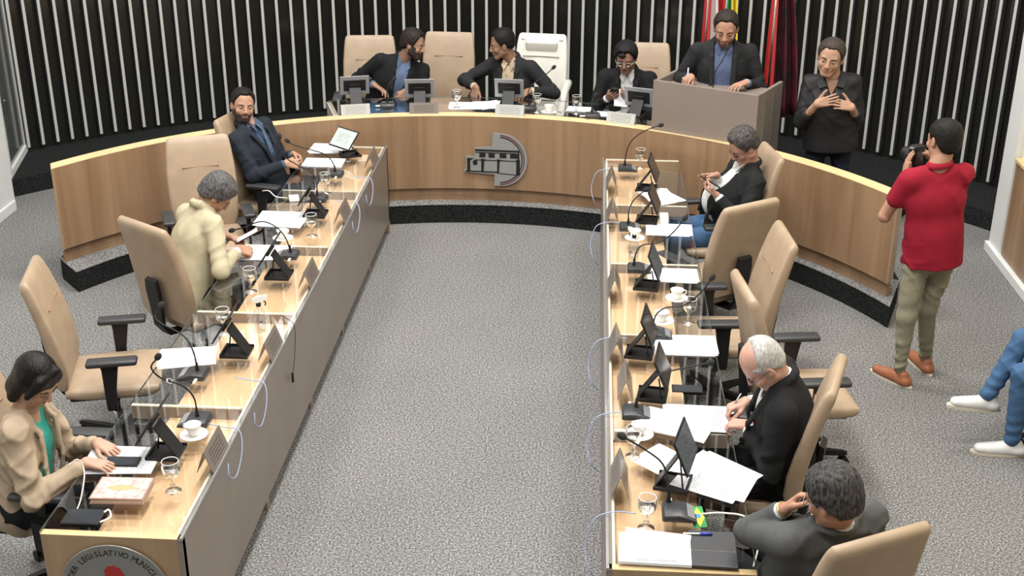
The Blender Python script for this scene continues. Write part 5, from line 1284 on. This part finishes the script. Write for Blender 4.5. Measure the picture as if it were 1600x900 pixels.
# 5 man in profile at the bench
P = (-.66, 10.98, .74)
person('profile', 'man in profile with short dark hair and cream shirt turned toward the bearded man', PZ, P, (-.69, 10.92, 1.18), (-.775, 10.88, 1.325), -112, (192, 14, 0),
    [((-.985, 10.66, .99), (-.2, -.25, -.9), (.4, .6, -.2), 'rest'), ((-.52, 10.66, .97), (-.6, -.6, -.2), (-.2, .1, -.9), 'rest')], sit(P, -95, kd=.3, ext=.0), CHAR, BLKPANT, (0.27, 0.15, 0.1),
    dict(style='short', col=(0.01, 0.009, 0.009), t=.012, front=.09, side=.006, back=-.055), shirt=SHIRT_CREAM, seed=4.4, girth=1.1, sw=.195, poles=[np.array((-1.0, .3, -.3)), np.array((1, 0, -.8))], hsc=1.04, wedge=(.42, .06, .05))
# 6 older man with round glasses
P = (.33, 10.72, .74)
person('round', 'dark-haired man with round glasses in a dark suit holding a phone at the bench', PZ, P, (.33, 10.64, 1.165), (.305, 10.56, 1.30), -96, (-100, 24, 0),
    [((.17, 10.43, .99), (.3, -.7, .25), (.6, .3, .6), 'curl'), ((.36, 10.42, 1.0), (-.45, -.55, .3), (-.4, .5, .5), 'curl')], sit(P, -95, kd=.3, ext=.0), BLACK, BLKPANT, (0.28, 0.15, 0.11),
    dict(style='short', col=(0.012, 0.011, 0.012), t=.017, front=.09, side=-.01, back=-.08, extra=[((.02, .075, .075), (.035, .022, .02))], amp=.003), shirt=SHIRT_WHITE, glasses=(0.5, 0.5, 0.5), eyes='down', seed=5.0, sw=.2, girth=1.08, wedge=(.34, .06, .02))
# 7 man at the podium
P = (1.075, 10.02, 1.05)
pm = person('podium', 'man in a dark suit and blue shirt writing at the podium', PZ, P, (1.06, 9.97, 1.565), (1.058, 9.90, 1.70), -96, (-98, 24, 0),
    [((.80, 9.80, 1.335), (-.45, -.75, -.1), (-.1, .2, -.95), 'pinch'), ((1.22, 9.72, 1.315), (-.65, -.6, -.05), (0, 0, -1), 'rest')], stand(P, PZ, -96), CHAR, BLKPANT, (0.42, 0.23, 0.16),
    dict(style='crop', col=(0.03, 0.022, 0.018), t=.008, front=.1, side=.015, back=-.06), shirt=SHIRT_BLUE, eyes='down', seed=6.1, girth=1.2, sw=.215, hsc=1.08, beard=dict(col=(0.1, 0.05, 0.035), t=.001), poles=[np.array((-.5, .4, -.9)), np.array((.6, .4, -.9))], wedge=(.5, .07, .055))
# 8 sign language interpreter
P = (1.87, 9.47, .98)
person('signing', 'woman in black with tied-back hair signing with both hands beside the podium', PZ, P, (1.835, 9.48, 1.45), (1.80, 9.43, 1.595), -100, (-108, 12, 8),
    [((1.705, 9.25, 1.285), (.75, -.15, .25), (.1, .9, -.2), 'open', .95), ((1.96, 9.24, 1.265), (-.85, -.1, .22), (-.1, .8, -.4), 'open', .95)], stand(P, PZ, -100), BLACKSATIN, DJEANS, (0.42, 0.25, 0.17),
    dict(style='short', col=(0.055, 0.042, 0.034), t=.01, front=.092, side=-.01, back=-.085, amp=.001, lift=0, fade=.018), upper='blouse', seed=7.2, girth=1.2, sw=.165, belly=.015, poles=[np.array((-.3, .25, -1)), np.array((.3, .25, -1))], lipc=(0.35, 0.1, 0.09), hsc=1.1, collar=True)
# 9 photographer in the red shirt
P = (2.12, 7.24, .93)
ph = person('photo', 'man in a red polo shirt and khaki trousers photographing, back to the viewer', 0, P, (2.07, 7.22, 1.455), (2.095, 7.27, 1.61), 98, (118, 8, -4),
    [((2.10, 7.46, 1.44), (-.75, .35, .45), (-.3, -.5, -.75), 'curl', .95), ((1.925, 7.36, 1.35), (.1, .25, .95), (.9, .1, 0), 'open', .95)],
    [((2.165, 7.33, .5), (2.235, 7.44, .1), (-.25, .95, 0)), ((2.015, 7.22, .49), (2.03, 7.24, .1), (-.62, .75, 0))], RED, KHAKI, (0.4, 0.22, 0.15),
    dict(style='crop', col=(0.012, 0.011, 0.01), t=.008, front=.07, side=.01, back=-.085), upper='polo', short=True, seed=8.4, shoe=(0.3, 0.11, 0.05), sw=.168, girth=1.04, poles=[np.array((.15, .2, -1.0)), np.array((-.45, -.3, -1.0))], fold=.009, tr=.08)
# 10 man with a phone, right desk
P = (1.00, 8.44, .58)
pn_ = person('texting', 'man with glasses in a black jacket and jeans tapping a phone at the right desk', 0, P, (1.135, 8.44, 1.055), (1.075, 8.41, 1.20), 192, (200, 38, 4),
    [((.90, 8.36, 1.0), (-.85, -.3, .1), (.1, -.4, -.85), 'point'), ((.89, 8.17, .92), (-.8, .25, .45), (.3, .3, .85), 'curl')], sit(P, 186, kd=.4, sp=.13), BLACK, JEANS, (0.4, 0.22, 0.16),
    dict(style='short', col=(0.09, 0.085, 0.08), col2=(0.02, 0.018, 0.018), t=.014, front=.09, side=-.005, back=-.07, amp=.003), shirt=SHIRT_WHITE, glasses=(0.02, 0.02, 0.02), eyes='down', seed=9.1, girth=1.25, sw=.205, belly=.05, wedge=(.44, .06, .08), fat=.006, poles=[np.array((.2, .5, -1)), np.array((.3, -.6, -1))])
# 11 bald old man, right desk
P = (1.0, 5.20, .58)
person('bald', 'bald white-haired man with glasses in a black suit writing at the right desk', 0, P, (.92, 5.165, 1.075), (.82, 5.13, 1.175), 172, (188, 50, 4),
    [((.80, 5.40, .83), (-.85, -.25, -.25), (0, -.2, -.95), 'pinch'), ((.79, 5.20, .815), (-.8, .45, -.2), (0, .1, -.95), 'curl')], sit(P, 178, kd=.42), BLACK, BLKPANT, (0.52, 0.3, 0.23),
    dict(style='balding', col=(0.5, 0.49, 0.47), col2=(0.3, 0.29, 0.28), t=.006, front=.07, side=.0, back=-.07, amp=.001), shirt=SHIRT_WHITE, glasses=(0.06, 0.04, 0.04), eyes='down', seed=10.3, girth=1.25, sw=.205, poles=[None, np.array((.3, -.9, -.8))], brow=(0.35, 0.33, 0.3), fold=.007)
# 12 man in the grey jacket, lower right corner
P = (.90, 4.28, .58)
gs = person('greysuit', 'man in a grey jacket with his hand at his face, lower right corner', 0, P, (.975, 4.07, 1.05), (.945, 4.02, 1.19), 116, (138, 22, 4),
    [((1.0, 4.45, .74), (-.6, .6, -.1), (0, 0, -1), 'rest'), ((.80, 4.13, 1.06), (.5, .0, .6), (.6, -.5, -.4), 'curl')], sit(P, 122, kd=.4), GREY, BLKPANT, (0.4, 0.21, 0.14),
    dict(style='short', col=(0.07, 0.068, 0.068), col2=(0.012, 0.011, 0.011), t=.015, front=.09, side=-.005, back=-.085, amp=.003), shirt=SHIRT_WHITE, glasses=(0.3, 0.28, 0.25), eyes='down', seed=11.2, girth=1.16, sw=.205, poles=[None, np.array((-.45, .5, -.8))], fold=.012)
# 13 seated visitor at the right edge, legs crossed
P = (2.87, 6.48, .58)
person('visitor', 'person in blue jeans and white sneakers sitting with crossed legs at the right edge', 0, P, (2.97, 6.48, 1.08), (2.95, 6.48, 1.24), 180, (180, 5, 0),
    [((2.7, 6.6, .72), (-.9, .1, -.1), (0, 0, -1), 'rest'), ((2.7, 6.36, .72), (-.9, -.1, -.1), (0, 0, -1), 'rest')],
    [((2.5, 6.56, .66), (2.335, 6.50, .335), (-.96, -.1, 0), .12), ((2.47, 6.40, .52), (2.48, 6.40, .1), (-1, .05, 0))], CHAR, JEANS, (0.4, 0.24, 0.17),
    dict(style='short', col=(0.02, 0.015, 0.012)), upper='polo', shoe=(0.68, 0.68, 0.68), seed=12.5, tr=.085)
chair(2.86, 6.48, 180, 'beige chair against the right wall under the visitor in jeans')
# held things
phone(.845, 8.22, 1.0, H_ + .3, 'dark phone held by the man in the black jacket, right desk', False, 0, .55)
phone(-2.15, 7.34, .86, -H_ + .3, 'lit pinkish phone held by the yellow-jacket man', True, 0, .45)
phone(.215, 10.36, 1.05, PI, 'dark phone held by the man with round glasses', False, .0, .7)
pe = thing('ballpoint_pen', 'white pen upright in the hand of the man at the podium', 'pen', (.765, 9.71, 1.30)); MB().tube([(0, 0, 0), (.004, -.008, .13)], .0045, 8).build('barrel', M_PAPER, pe, True)
pe = thing('ballpoint_pen', 'pen in the hand of the bald man', 'pen', (.715, 5.37, .77)); MB().tube([(0, 0, 0), (.06, .02, .11)], .004, 8).build('barrel', M_STEEL, pe, True)
sheets(.27, 10.38, 1.0, .2, 'white page held by the man with round glasses', 1, .12, .15, True, 0, 33).rotation_euler = (1.1, .2, .3)
# camera
cm = thing('camera', 'black camera held upright to his face by the man in red', 'camera', (2.0, 7.45, 1.45), math.radians(118 - 90))
MB().box((0, 0, 0), (.09, .06, .15), bev=.014, seg=3).build('body', M_BLACKPL, cm, 'auto'); MB().box((-.05, .01, 0.0), (.035, .06, .055), bev=.012, seg=3).build('viewfinder_hump', M_BLACKPL, cm, 'auto')
MB().lathe([(.0, 0), (.036, 0), (.037, .03), (.04, .05), (.038, .1), (.03, .1), (.0, .09)], n=24).build('lens_barrel', M_BLACKPL, cm, 'auto').rotation_euler = (-PI / 2, 0, 0)
MB().box((.0, -.031, 0), (.055, .002, .08)).build('rear_screen', M_SCREENOFF, cm); MB().box((-.045, -.005, .06), (.02, .03, .012), bev=.004).build('hot_shoe', M_STEEL, cm)
# watches
def watch(pr, side, m, up=.035):
    S_, E_, W_ = pr['arms'][side]; cu = nrm(E_ - W_); c = W_ + cu * up; a = nrm(np.cross(cu, (0.3, 0.2, 1))); b = np.cross(cu, a)
    MB().tube([tuple(c + (a * math.cos(t) + b * math.sin(t)) * .029 - pr['off']) for t in np.linspace(0, 2 * PI, 18, endpoint=False)], .005, 6, closed=True).build('wristwatch', m, pr['root'], True)
watch(pm, 1, M_STEEL, .012); watch(gs, 1, mat('watch_gold', (0.5, 0.38, 0.15), .3, .8), .01)
